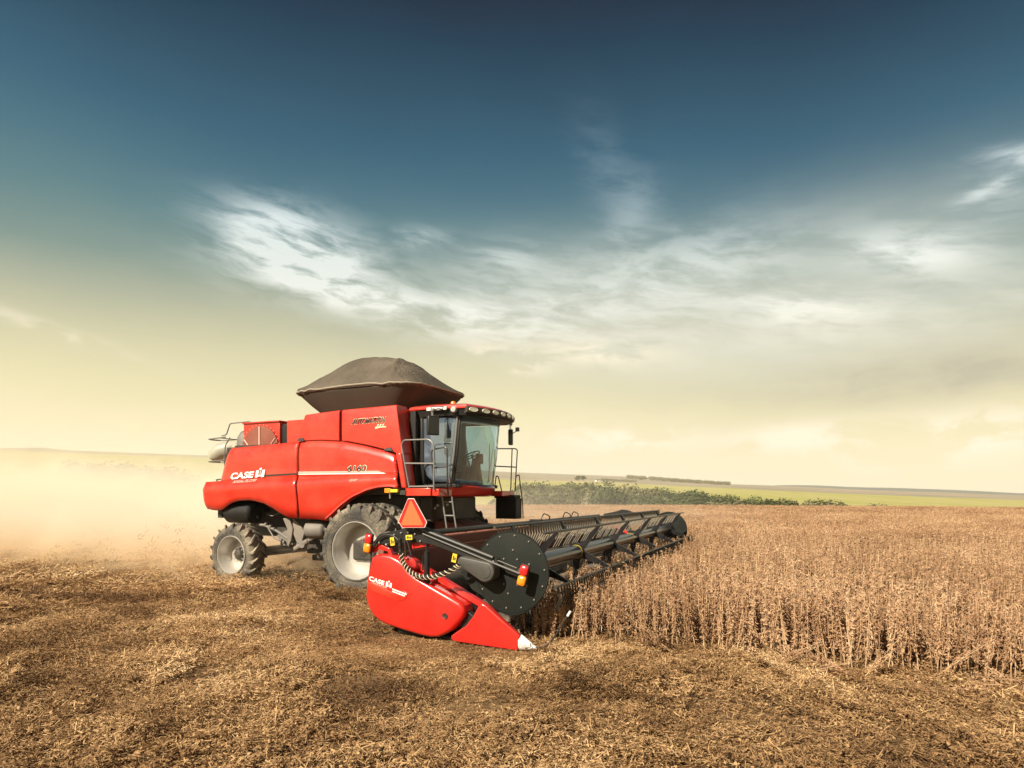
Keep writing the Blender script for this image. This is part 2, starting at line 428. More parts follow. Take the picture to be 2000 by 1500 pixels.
def land(r, az):
    a = max(-R(74), min(R(74), az)); t = math.tan(a); ca = math.cos(a)
    zg = 2.06 + interp(t, GRN_T) * ca * 450; zs = 2.06 + interp(t, SKY_T) * ca * 1100
    if r < 85: return 0.
    if r < 118: return -5 * sst(r, 85, 118)
    if r < 150: return -5.
    if r < 450:
        return -5 + (zg + 5) * (r - 150) / 300
    if r < 1100:
        k = (r - 450) / 650
        # keep below the sight line, then meet the skyline
        return zg + (zs - zg) * k + .0
    z2 = 2.06 + interp(t, SKY2_T) * ca * 1600
    if r < 1300: return zs - 10 * sst(r, 1100, 1300)
    if r < 1600: return zs - 10 + (z2 - zs + 10) * sst(r, 1300, 1600)
    return z2 - 30 * sst(r, 1600, 2200) - (r - 1600) * .004

radii = [0.4]
while radii[-1] < 3000: radii.append(radii[-1] * 1.055 + .05)
for q in (85, 90, 95, 100, 105, 110, 118, 150, 449, 1099, 1101, 1300, 1400, 1500, 1598, 1602): radii.append(q)
radii = sorted(radii)
NA = 300
v = [(0, 0, -.03)]; f = []
for r in radii:
    for k in range(NA):
        az = -math.pi + 2 * math.pi * k / NA
        z = land(r, az)
        if r > 440:
            x, y = r * math.sin(az), r * math.cos(az)
            z += (mnoise.noise(Vector((x * .004, y * .004, 0))) * 1.2 + mnoise.noise(Vector((x * .015, y * .015, 5))) * .35) * (0 if r < 460 else 1)
        v.append((r * math.sin(az), r * math.cos(az), z - (.03 if r < 80 else 0)))
for k in range(NA): f.append((0, 1 + (k + 1) % NA, 1 + k))
for i in range(len(radii) - 1):
    for k in range(NA):
        j = (k + 1) % NA; a = 1 + i * NA
        f.append((a + k, a + j, a + NA + j, a + NA + k))
me = bpy.data.meshes.new('terrain'); me.from_pydata(v, [], f); me.shade_smooth()
m_, g, b = mat('fields')
P = g.n('ShaderNodeNewGeometry').outputs['Position']
pp = g.sep(P)
rr = g.m('SQRT', g.m('ADD', g.m('MULTIPLY', pp[0], pp[0]), g.m('MULTIPLY', pp[1], pp[1])))
big = g.noise(P, .012, 4., .55)
rw = g.m('ADD', rr, g.m('MULTIPLY', g.m('SUBTRACT', big, .5), 30.))
soilc = g.ramp(g.noise(P, 3., 8., .65), [(.30, (.05, .028, .014)), (.5, (.15, .09, .045)), (.68, (.30, .20, .10))])
stripes = g.noise(g.xyz(g.m('MULTIPLY', pp[0], .05), g.m('MULTIPLY', pp[1], .012), 0.), 1., 5., .6)
greenc = g.ramp(stripes, [(.22, (.34, .30, .10)), (.42, (.36, .345, .105)), (.55, (.42, .37, .15)), (.72, (.34, .335, .095)), (.85, (.46, .39, .18))])  # greens paled and yellowed in the colour for a hazy look
farc = g.ramp(g.noise(g.xyz(g.m('MULTIPLY', pp[0], .004), g.m('MULTIPLY', pp[1], .012), 0.), 1., 6., .6), [(.3, (.30, .22, .15)), (.45, (.38, .30, .22)), (.55, (.24, .225, .15)), (.62, (.36, .29, .22)), (.8, (.42, .34, .26))])  # far-field tones made pale, standing in for haze
c = g.mix(g.smooth(rw, 100., 112.), soilc, (.10, .12, .035))
c = g.mix(g.smooth(rw, 150., 170.), c, greenc)
c = g.mix(g.smooth(rr, 446., 454.), c, farc)
c = g.mix(g.smooth(rr, 1290., 1330.), c, (.15, .155, .13))
g.put(b.inputs['Base Color'], c); b.inputs['Roughness'].default_value = .95; b.inputs['Specular IOR Level'].default_value = .1
me.materials.append(m_)
tag(bpy.data.objects.new('terrain', me), kind='structure'); terrain = bpy.data.objects['terrain']; col.objects.link(terrain)

# near ground: lumpy sheet of soil a little above the terrain sheet
def lump(x, y):
    e = min(1, max(0, (x + 34) / 6), max(0, (34 - x) / 6), max(0, (44 - y) / 8), max(0, (y - .5) / 1.5)); e = max(0, e)
    a = mnoise.noise(Vector((x * .5, y * .5, 0))) * .035 + mnoise.noise(Vector((x * 1.7, y * 1.7, 3))) * .022 + mnoise.noise(Vector((x * 5, y * 5, 9))) * .010
    return .004 + e * (a + .01)
nx, ny = 230, 150
xs = np.linspace(-34, 34, nx); ys = .6 + (np.linspace(0, 1, ny) ** 1.7) * 43.4
v = [(x, y, lump(x, y)) for y in ys for x in xs]
f = [(j * nx + i, j * nx + i + 1, (j + 1) * nx + i + 1, (j + 1) * nx + i) for j in range(ny - 1) for i in range(nx - 1)]
me = bpy.data.meshes.new('harvested_ground'); me.from_pydata(v, [], f); me.shade_smooth()
m_, g, b = mat('soil_under_straw')
P = g.n('ShaderNodeNewGeometry').outputs['Position']
n1 = g.noise(P, 26., 6., .7); n2 = g.noise(P, 1.1, 5., .6)
c = g.ramp(g.m('MULTIPLY_ADD', n2, .4, g.m('MULTIPLY', n1, .65)), [(.33, (.020, .010, .005)), (.46, (.085, .046, .022)), (.58, (.25, .155, .075)), (.72, (.45, .30, .15))])
g.put(b.inputs['Base Color'], c); b.inputs['Roughness'].default_value = .95; b.inputs['Specular IOR Level'].default_value = .1
k = g.n('ShaderNodeBump'); k.inputs['Strength'].default_value = 1.; k.inputs['Distance'].default_value = .04
g.put(k.inputs['Height'], g.noise(P, 14., 6., .7)); g.put(b.inputs['Normal'], k.outputs[0])
me.materials.append(m_)
go = bpy.data.objects.new('harvested_ground', me); col.objects.link(go); tag(go, kind='structure')

# ------------------------------------------------------------------ scatter: one object, its pieces instanced on points by geometry nodes
def scatter(name, pts, rot, scl, var, sources, label=None):
    me = bpy.data.meshes.new(name); me.from_pydata([tuple(p) for p in pts], [], [])
    a = me.attributes.new('turn', 'FLOAT_VECTOR', 'POINT'); a.data.foreach_set('vector', np.asarray(rot, float).ravel())
    a = me.attributes.new('size', 'FLOAT', 'POINT'); a.data.foreach_set('value', np.asarray(scl, float))
    a = me.attributes.new('pick', 'INT', 'POINT'); a.data.foreach_set('value', np.asarray(var, np.int32))
    o = bpy.data.objects.new(name, me); col.objects.link(o)
    t = bpy.data.node_groups.new(name, 'GeometryNodeTree')
    t.interface.new_socket('Geometry', in_out='INPUT', socket_type='NodeSocketGeometry')
    t.interface.new_socket('Geometry', in_out='OUTPUT', socket_type='NodeSocketGeometry')
    gi = t.nodes.new('NodeGroupInput'); go = t.nodes.new('NodeGroupOutput')
    jn = t.nodes.new('GeometryNodeJoinGeometry')
    for s in sources:
        oi = t.nodes.new('GeometryNodeObjectInfo'); oi.inputs['Object'].default_value = s; oi.inputs['As Instance'].default_value = True
        t.links.new(oi.outputs['Geometry'], jn.inputs[0])
    ip = t.nodes.new('GeometryNodeInstanceOnPoints'); ip.inputs['Pick Instance'].default_value = True
    def attr(nm, ty):
        k = t.nodes.new('GeometryNodeInputNamedAttribute'); k.data_type = ty; k.inputs['Name'].default_value = nm
        return [q for q in k.outputs if q.enabled and q.name == 'Attribute'][0]
    er = t.nodes.new('FunctionNodeEulerToRotation')
    t.links.new(attr('turn', 'FLOAT_VECTOR'), er.inputs[0])
    t.links.new(gi.outputs[0], ip.inputs['Points']); t.links.new(jn.outputs[0], ip.inputs['Instance'])
    t.links.new(attr('pick', 'INT'), ip.inputs['Instance Index'])
    t.links.new(er.outputs[0], ip.inputs['Rotation']); t.links.new(attr('size', 'FLOAT'), ip.inputs['Scale'])
    t.links.new(ip.outputs[0], go.inputs[0])
    md = o.modifiers.new('scatter', 'NODES'); md.node_group = t
    tag(o, kind='stuff')
    if label: o['label'] = label
    return o
def source(name, v, f, mats, idx=None):
    me = bpy.data.meshes.new(name); me.from_pydata([tuple(p) for p in v], [], [tuple(q) for q in f])
    for m_ in mats: me.materials.append(m_)
    if idx is not None: me.polygons.foreach_set('material_index', idx)
    return bpy.data.objects.new(name, me)        # never linked: only the scatter uses it

def plant_material(name, stops, scale=14., trans=.25, var=.5):
    m_, g, b = mat(name)
    P = g.n('ShaderNodeNewGeometry').outputs['Position']
    oi = g.n('ShaderNodeObjectInfo').outputs['Random']
    n1 = g.noise(P, scale, 3., .6); n2 = g.noise(P, .35, 4., .6)
    f_ = g.m('ADD', g.m('MULTIPLY', n1, .62), g.m('ADD', g.m('MULTIPLY', oi, .22), g.m('MULTIPLY', g.m('SUBTRACT', n2, .5), var)))
    c = g.ramp(f_, stops)
    g.put(b.inputs['Base Color'], c); b.inputs['Roughness'].default_value = .75; b.inputs['Specular IOR Level'].default_value = .25
    if trans:
        tl = g.n('ShaderNodeBsdfTranslucent'); g.put(tl.inputs[0], c)
        mx = g.n('ShaderNodeMixShader'); mx.inputs[0].default_value = trans
        out = [n for n in g.t.nodes if n.type == 'OUTPUT_MATERIAL'][0]
        g.t.links.new(b.outputs[0], mx.inputs[1]); g.t.links.new(tl.outputs[0], mx.inputs[2]); g.t.links.new(mx.outputs[0], out.inputs[0])
    return m_
M['straw'] = plant_material('straw', [(.18, (.050, .024, .010)), (.37, (.32, .182, .080)), (.55, (.63, .415, .205)), (.74, (.95, .75, .46))], 30., .15, .9)
M['stem'] = plant_material('dry_stem', [(.2, (.30, .175, .09)), (.45, (.54, .36, .20)), (.7, (.72, .54, .34))], 9., .1)
M['pod'] = plant_material('ripe_pod', [(.2, (.150, .068, .033)), (.40, (.43, .245, .130)), (.56, (.63, .405, .235)), (.74, (.86, .66, .45))], 24., .2)

# straw litter: tiles of chopped stalks
def ribbon(v, f, c, d, L, w, nrm, bendv):
    s = d.cross(nrm).normalized() * w * .5; b = len(v)
    for t, k in ((-.5, 1), (0, 1), (.5, .6)):
        p = c + d * (L * t) + nrm * (bendv * (1 - 4 * t * t)); v += [p - s * k, p + s * k]
    f += [(b, b + 1, b + 3, b + 2), (b + 2, b + 3, b + 5, b + 4)]
def straw_tile(n, rad, zmax, smin, smax, fat=1., rel=.055, fq=6.5):
    v = []; f = []; sd = random.random() * 50
    for i in range(n):
        a = random.random() * 6.283; r = rad * math.sqrt(random.random())
        q = mnoise.noise(Vector((r * math.cos(a) * fq, r * math.sin(a) * fq, sd))) + .5 * mnoise.noise(Vector((r * math.cos(a) * fq * 2.2, r * math.sin(a) * fq * 2.2, sd + 9)))
        if q < -.30 and random.random() < .7: continue
        z = zmax * random.random() ** 1.6 + rel * (q - .25)
        L = random.uniform(smin, smax) * (1.8 if random.random() < .06 else 1)
        ya = random.random() * 6.283; el = random.gauss(0, .20) if random.random() < .93 else random.uniform(.3, 1.1)
        dd = Vector((math.cos(ya) * math.cos(el), math.sin(ya) * math.cos(el), math.sin(el)))
        nn = Vector((random.gauss(0, .5), random.gauss(0, .5), 1)); nn = (nn - dd * nn.dot(dd)).normalized()
        w = fat * (random.uniform(.004, .010) if random.random() < .75 else random.uniform(.012, .026))
        if w > .011 * fat: L *= .35
        ribbon(v, f, Vector((r * math.cos(a), r * math.sin(a), z + abs(math.sin(el)) * L * .4)), dd, L, w, nn, random.gauss(0, .005))
    return v, f
near_tiles = [source('straw', *straw_tile(3200, .85, .045, .022, .10, 1., .092), [M['straw']]) for _ in range(5)]
far_tiles = [source('straw', *straw_tile(2300, 1.5, .035, .05, .16, 1.6, .06, 4.5), [M['straw']]) for _ in range(4)]
def harvested(X, Y):
    if Y < -4.15: return True
    if X < 3.9 and Y < 7.2: return True
    return False
def strew(name, n, xr, yr, tiles, zoff, smin, smax, keep):
    P = []; Q = []; S = []; V = []
    for i in range(n):
        x = random.uniform(*xr); y = random.uniform(*yr)
        if not keep(x, y): continue
        z = lump(x, y) + zoff + mnoise.noise(Vector((x * .9, y * .9, 20))) * .05
        P.append((x, y, z)); Q.append((random.gauss(0, .10), random.gauss(0, .10), random.random() * 6.283)); S.append(random.uniform(smin, smax)); V.append(random.randrange(len(tiles)))
    o = scatter(name, P, Q, S, V, tiles)
    return o
def knear(x, y):
    if abs(x) > 1.0 * y + 1.5: return False
    X, Y = to_local(x, y)
    if 2.1 < X < 5.6 and -6.0 < Y < -4.0: return random.random() < .0
    if mnoise.noise(Vector((x * 1.5, y * 1.5, 40))) < -.42 - .02 * max(0, y - 5) and random.random() < .5: return False
    X, Y = to_local(x, y); return harvested(X, Y) and x * x + y * y < 15 ** 2
strew('straw_litter', 1250, (-14, 14), (2.2, 15), near_tiles, 0., .8, 1.1, knear)['label'] = 'chopped tan straw covering the harvested ground in front'
def kfar(x, y):
    X, Y = to_local(x, y); return harvested(X, Y) and x * x + y * y > 13.5 ** 2 and x < .95 * y
strew('straw_litter', 2600, (-46, 22), (8, 62), far_tiles, 0., .9, 1.3, kfar)['label'] = 'chopped straw on the harvested ground around the machine'

# standing soybean crop
def soy(detail=True):
    v = []; f = []; k = []
    H = random.uniform(.80, 1.02); lx, ly = random.gauss(0, .05), random.gauss(0, .05)
    def stem(p, q, r0, r1, bow):
        b = len(v); ax = (q - p)
        for t in (0, .5, 1):
            c = p + ax * t + bow * (4 * t * (1 - t)); r = r0 + (r1 - r0) * t
            for a in (0, 2.094, 4.189): v.append(c + Vector((math.cos(a) * r, math.sin(a) * r, 0)))
        for s in (0, 3):
            for i in range(3): f.append((b + s + i, b + s + (i + 1) % 3, b + s + 3 + (i + 1) % 3, b + s + 3 + i)); k.append(0)
    def pod(c, d, L, w):
        s = d.cross(Vector((random.gauss(0, 1), random.gauss(0, 1), random.gauss(0, 1)))).normalized(); u = d.cross(s)
        b = len(v); m = c + d * L * .5
        v.extend([c, m + s * w, m + u * w * .55, m - s * w, m - u * w * .55, c + d * L])
        for i in range(4): f.append((b, b + 1 + i, b + 1 + (i + 1) % 4)); f.append((b + 5, b + 1 + (i + 1) % 4, b + 1 + i)); k.extend((1, 1))
    def pods(p, q, t0, n):
        for i in range(n):
            t = t0 + (1 - t0) * (i + random.random()) / n; c = p + (q - p) * t
            for j in range(random.choice((1, 2, 2, 3))):
                a = random.random() * 6.283; e = random.uniform(-1.25, .15)
                pod(c, Vector((math.cos(a) * math.cos(e), math.sin(a) * math.cos(e), math.sin(e))), random.uniform(.046, .070), random.uniform(.0080, .0125))
    base = Vector((0, 0, -.02)); top = Vector((lx, ly, H))
    stem(base, top, .0075, .003, Vector((random.gauss(0, .015), random.gauss(0, .015), 0)))
    pods(base, top, .20, 17 if detail else 9)
    for i in range(random.choice((2, 3, 3, 4)) if detail else 2):
        t = random.uniform(.10, .40); p = base + (top - base) * t; a = random.random() * 6.283
        sprd = random.uniform(.03, .085); q = p + Vector((math.cos(a) * sprd, math.sin(a) * sprd, random.uniform(.32, .6)))
        q.z = min(q.z, H * 1.0); stem(p, q, .0045, .002, Vector((math.cos(a) * .03, math.sin(a) * .03, 0)))
        pods(p, q, .2, 10 if detail else 6)
    return v, f, k
def mksoy():
    v, f, k = soy(); return source('soybean_plant', v, f, [M['stem'], M['pod']], k)
soys = [mksoy() for _ in range(9)]
def soytile(n, rad, fat):
    v = []; f = []; k = []
    for i in range(n):
        x, y = random.uniform(-rad, rad), random.uniform(-rad, rad); H = random.uniform(.78, 1.0); b = len(v)
        a = random.random() * 3.14; dx, dy = math.cos(a) * .006 * fat, math.sin(a) * .006 * fat; lx, ly = random.gauss(0, .05), random.gauss(0, .05)
        v += [(x - dx, y - dy, 0), (x + dx, y + dy, 0), (x + lx + dx * .5, y + ly + dy * .5, H), (x + lx - dx * .5, y + ly - dy * .5, H)]
        f.append((b, b + 1, b + 2, b + 3)); k.append(0)
        for j in range(22):
            t = random.uniform(.25, 1.0); s = .13 * random.random(); aa = random.random() * 6.283
            c = Vector((x + lx * t + math.cos(aa) * s, y + ly * t + math.sin(aa) * s, H * t)); e = random.uniform(-1.2, 1.2); a2 = random.random() * 6.283
            dd = Vector((math.cos(a2) * math.cos(e), math.sin(a2) * math.cos(e), math.sin(e))); w = dd.cross(Vector((random.gauss(0, 1), random.gauss(0, 1), random.gauss(0, 1)))).normalized() * .009 * fat
            L = random.uniform(.05, .085) * (.6 + .4 * fat); b = len(v)
            v += [c, c + dd * L * .5 + w, c + dd * L, c + dd * L * .5 - w]; f.append((b, b + 1, b + 2, b + 3)); k.append(1)
    return source('soybean_patch', v, f, [M['stem'], M['pod']], k)
patches = [soytile(70, .9, 1.15) for _ in range(4)]
patches_far = [soytile(90, 1.6, 2.0) for _ in range(3)]
def standing(X, Y): return (Y > (-4.58 if X < 5.7 else (-4.75 if X < 6.6 else -4.3)) and X > 4.55) or (Y > 7.35 and X > -40)
NEAR_R = 23.
P = []; Q = []; S = []; V = []
for i in range(680):
    X = random.uniform(1.4, 7.0); Y = random.uniform(-6.7, -3.9); x, y = to_world(X, Y)
    P.append((x, y, lump(x, y) - (.042 if -5.45 < Y < -4.7 else .008))); Q.append((0, 0, random.random() * 6.283)); S.append(random.uniform(.42, .52)); V.append(random.randrange(5))
scatter('straw_litter', P, Q, S, V, near_tiles)['label'] = 'flattened straw around the red header end panel'
P = []; Q = []; S = []; V = []
row = -4.80
while row < 24:
    X = -6.
    while X < 34:
        X += random.uniform(.035, .085)
        yy = row + random.gauss(0, .05)
        x, y = to_world(X, yy)
        if y < 3 or x < -.35 * y or x > 1.4 * y + 1.5 or x * x + y * y > NEAR_R ** 2: continue
        if not standing(X, yy): continue
        edge = yy < -3.9
        if yy < -4.35 and X > 5.6 and random.random() < (X - 5.6) * 1.2: continue
        if mnoise.noise(Vector((x * .9, y * .9, 2))) < -.42 and random.random() < .6: continue
        lean = .07 if not edge else .085
        P.append((x, y, lump(x, y))); Q.append((random.gauss(0, lean), random.gauss(0, lean), random.random() * 6.283))
        low_ = 1 - .11 * (1 - sst(X, 5.7, 6.7)) if yy < 6.8 else 1
        S.append(low_ * random.uniform(.82, 1.06) * (1 + .10 * mnoise.noise(Vector((x * .5, y * .5, 8))))); V.append(random.randrange(len(soys)))
    row += .34
# a few broken stalks leaning over the cut edge
for i in range(46):
    X = random.uniform(6.4, 14); yy = random.uniform(-4.75, -4.2); x, y = to_world(X, yy)
    P.append((x, y, lump(x, y) + .02)); Q.append((random.choice((-1, 1)) * random.uniform(.7, 1.45), random.gauss(0, .5), random.random() * 6.283)); S.append(random.uniform(.5, .95)); V.append(random.randrange(len(soys)))
scatter('soybean_crop', P, Q, S, V, soys)['label'] = 'ripe brown soybean plants standing uncut beside the header'
P = []; Q = []; S = []; V = []
for i in range(11000):
    r = math.sqrt(random.uniform((NEAR_R - .8) ** 2, 50 ** 2)); az = R(random.uniform(-56, 66)); x, y = r * math.sin(az), r * math.cos(az)
    X, Y = to_local(x, y)
    if not standing(X - .9, Y - .9): continue
    if az < R(-16) and random.random() < .5: continue
    P.append((x, y, 0)); Q.append((0, 0, random.random() * 6.283)); S.append(random.uniform(.9, 1.08)); V.append(random.randrange(len(patches)))
    if len(P) > 2800: break
scatter('soybean_crop', P, Q, S, V, patches)['label'] = 'ripe soybean field beyond the reel'
P = []; Q = []; S = []; V = []
for i in range(6000):
    r = math.sqrt(random.uniform(49 ** 2, 91 ** 2)); az = R(random.uniform(-56, 66)); x, y = r * math.sin(az), r * math.cos(az)
    P.append((x, y, min(0, land(r, az)))); Q.append((0, 0, random.random() * 6.283)); S.append(random.uniform(.92, 1.06)); V.append(random.randrange(len(patches_far)))
    if len(P) > 2250: break
scatter('soybean_crop', P, Q, S, V, patches_far)['label'] = 'far edge of the ripe soybean field before the trees'

# ------------------------------------------------------------------ trees beyond the field
def leaf_material(name, a, b_, c_):
    return plant_material(name, [(.22, a), (.48, b_), (.75, c_)], .9, .2, .3)
LEAF = [leaf_material('olive_leaves', (.055, .064, .020), (.115, .12, .042), (.20, .195, .08)),
        leaf_material('green_leaves', (.042, .060, .018), (.088, .11, .036), (.16, .18, .07)),
        leaf_material('haze_pale_leaves', (.13, .125, .06), (.24, .22, .12), (.36, .33, .20))]  # leaf tones lightened to stand in for distance haze
M['bark'] = pbr('bark', (.10, .075, .05), .9)
def crown_mesh(name, w, h, n, mt):
    """leaf-sized faces gathered in clumps over several lobes"""
    lobes = []
    for i in range(random.randint(6, 9)):
        a = random.random() * 6.283; q = random.uniform(.2, .75)
        lobes.append((Vector((math.cos(a) * w * q * .6, math.sin(a) * w * q * .6, h * random.uniform(.34, .82))), random.uniform(.20, .34) * w))
    lobes.append((Vector((0, 0, h * .76)), w * .3))
    v = []; f = []
    for i in range(n):
        c, r = random.choice(lobes)
        d = Vector((random.gauss(0, 1), random.gauss(0, 1), random.gauss(0, .8))); d.normalize()
        p = c + d * r * (random.random() ** .30) * random.uniform(.86, 1.06)
        if p.z < .12 * h: continue
        nn = (d + Vector((random.gauss(0, .38), random.gauss(0, .38), random.gauss(0, .38)))).normalized()
        s = nn.cross(Vector((random.gauss(0, 1), random.gauss(0, 1), random.gauss(0, 1)))).normalized(); u = nn.cross(s)
        k = random.uniform(.16, .36); b = len(v)
        v += [p - s * k, p - u * k * .6, p + s * k, p + u * k * .6]; f.append((b, b + 1, b + 2, b + 3))
    me = bpy.data.meshes.new(name); me.from_pydata([tuple(p) for p in v], [], f); me.materials.append(mt)
    return me
def trunk_mesh(h):
    mb = MB(); mb.tube([(0, 0, -.3), (.05, 0, h * .3), (-.05, .05, h * .62)], [h * .035, h * .026, h * .012], 7)
    for i in range(5):
        a = i * 1.3; z = h * (.25 + .07 * i); mb.tube([(0, 0, z), (math.cos(a) * h * .15, math.sin(a) * h * .15, z + h * .14), (math.cos(a) * h * .24, math.sin(a) * h * .24, z + h * .30)], [h * .014, h * .009, h * .004], 5)
    o = mb.build('trunk', M['bark']); me = o.data; bpy.data.objects.remove(o); return me
TRK = [trunk_mesh(8.), trunk_mesh(8.)]
CRN = [crown_mesh('crown', 8.0, 8.8, 3600, LEAF[i % 3 if i < 6 else 0]) for i in range(7)]
CW = [crown_mesh('crown', 5.5, 9.5, 2000, LEAF[i % 2]) for i in range(2)]
def tree(t, r, H, kind, label, group, wide=False):
    """t = bearing tangent, r = distance"""
    az = math.atan(t); x, y = r * math.sin(az), r * math.cos(az); z = land(r, az)
    o = empty('tree', (x, y, z), random.random() * 6.283); s = H / 9.; w = random.uniform(.85, 1.45)
    o.scale = (s * w, s * w, s)
    a = bpy.data.objects.new('trunk', random.choice(TRK)); col.objects.link(a); a.parent = o
    c = bpy.data.objects.new('crown', CW[kind % 2] if wide else CRN[kind % 7]); col.objects.link(c); c.parent = o
    tag(o, label, 'tree', group)
KW = ['olive', 'dark green', 'pale']
# belt behind the ripe crop: crown tops follow the line seen in the valley
TOPS = [(1000, 948), (1060, 946), (1110, 944), (1180, 948), (1230, 952), (1285, 953), (1320, 956), (1380, 966), (1425, 969), (1460, 976), (1500, 975), (1560, 980), (1600, 978), (1660, 984), (1720, 987)]
belt = []
px = 1012.
while px < 1432: belt.append((px, random.uniform(128, 140), 1.)); px += random.uniform(13, 20)
px = 1006.
while px < 1420: belt.append((px, random.uniform(118, 124), .86)); px += random.uniform(20, 30)
for q in (1452, 1468, 1496, 1506, 1530, 1562, 1590, 1604, 1640, 1668, 1700, 1722): belt.append((q, random.uniform(126, 138), 1.))
belt.sort()
ORD = ['first', 'second', 'third', 'fourth', 'fifth', 'sixth', 'seventh', 'eighth', 'ninth', 'tenth', 'eleventh', 'twelfth', 'thirteenth', 'fourteenth', 'fifteenth', 'sixteenth', 'seventeenth', 'eighteenth', 'nineteenth', 'twentieth']
def ordinal(n):
    if n <= 20: return ORD[n - 1]
    return ('twenty', 'thirty', 'forty', 'fifty')[n // 10 - 2] + '-' + ORD[n % 10 - 1] if n % 10 else ('twentieth', 'thirtieth', 'fortieth', 'fiftieth')[n // 10 - 2]
for i, (px, r, k) in enumerate(belt):
    t = (px - 1000) / 1200; ca = math.cos(math.atan(t))
    ytop = float(np.interp(px, [p[0] for p in TOPS], [p[1] for p in TOPS])) + random.uniform(-7, 9) + (1 - k) * 60
    H = 2.06 + (970 - ytop) / 1200 * r * ca - land(r, math.atan(t)); kind = random.randrange(7)
    lab = f'{KW[kind % 3 if kind < 6 else 0]} tree in the valley belt, {ordinal(i + 1)} from the cab handrail' if px < 1440 else f'small bushy tree past the reel end, {ordinal(len(belt) - i)} from the thin end of the belt'
    tree(t, r, H, kind, lab, 'trees in the belt beyond the ripe crop')
for i, (px, yt, r) in enumerate([(168, 912, 96), (196, 905, 98), (232, 897, 95), (262, 915, 101), (300, 909, 97), (345, 922, 100)]):
    t = (px - 1000) / 1200; ca = math.cos(math.atan(t)); H = 2.06 + (970 - yt) / 1200 * r * ca - land(r, math.atan(t))
    tree(t, r, H, i, f'dim tree veiled by dust behind the harvester, {ordinal(6 - i)} from its tail' if i < 5 else 'dim tree veiled by dust nearest the tail of the harvester', 'trees veiled by the dust')
for i, (px, yt, r) in enumerate([(1130, 934, 470), (1139, 936, 475)]):
    t = (px - 1000) / 1200; H = 2.06 + (970 - yt) / 1200 * r * math.cos(math.atan(t)) - land(r, math.atan(t))
    tree(t, r, max(4, H), i, ('lone tiny tree on the upper edge of the green field', 'tiny tree beside the lone one, nearer the white shed')[i], 'trees on the upper edge of the green field')
# dark wood along the far ridge: reads as one mass
P = []; Q = []; S = []; V = []
for i in range(520):
    px = random.uniform(1226, 1425) if i < 400 else random.uniform(1175, 1240); t = (px - 1000) / 1200; az = math.atan(t)
    r = random.uniform(700, 1060) if i < 400 else random.uniform(520, 560)
    P.append((r * math.sin(az), r * math.cos(az), land(r, az) - 1.)); Q.append((0, 0, random.random() * 6.283)); S.append(random.uniform(.36, .66) if i < 400 else random.uniform(.2, .36)); V.append(random.randrange(3))
wsrc = []
for i in range(3):
    wsrc.append(bpy.data.objects.new('wood_crown', crown_mesh('wood_crown', 9., 9., 900, LEAF[2])))  # pale leaf colour paints the haze over the wood
scatter('woodland', P, Q, S, V, wsrc)['label'] = 'dark wood along the far ridge'
# white shed on the green hill
t = (1166 - 1000) / 1200; az = math.atan(t); r = 455
sh = empty('farm_shed', (r * math.sin(az), r * math.cos(az), land(r, az) - .2), .4); sh.scale = (.6, .6, .6)
tag(sh, 'tiny white farm shed on the green hill', 'shed')
mb = MB(); mb.box((-2.2, -1.6, 0), (2.2, 1.6, 2.2)); mb.build('wall', M['white'], sh, .02)
mb = MB(); mb.hexa([(-2.4, -1.8, 2.203), (2.4, -1.8, 2.203), (2.4, 1.8, 2.203), (-2.4, 1.8, 2.203)], [(-2.4, -.05, 3.1), (2.4, -.05, 3.1), (2.4, .05, 3.1), (-2.4, .05, 3.1)]); mb.build('roof', M['railgrey'], sh)
mb = MB(); mb.box((-.5, -1.63, 0), (.5, -1.603, 1.8)); mb.build('door', M['dark'], sh)

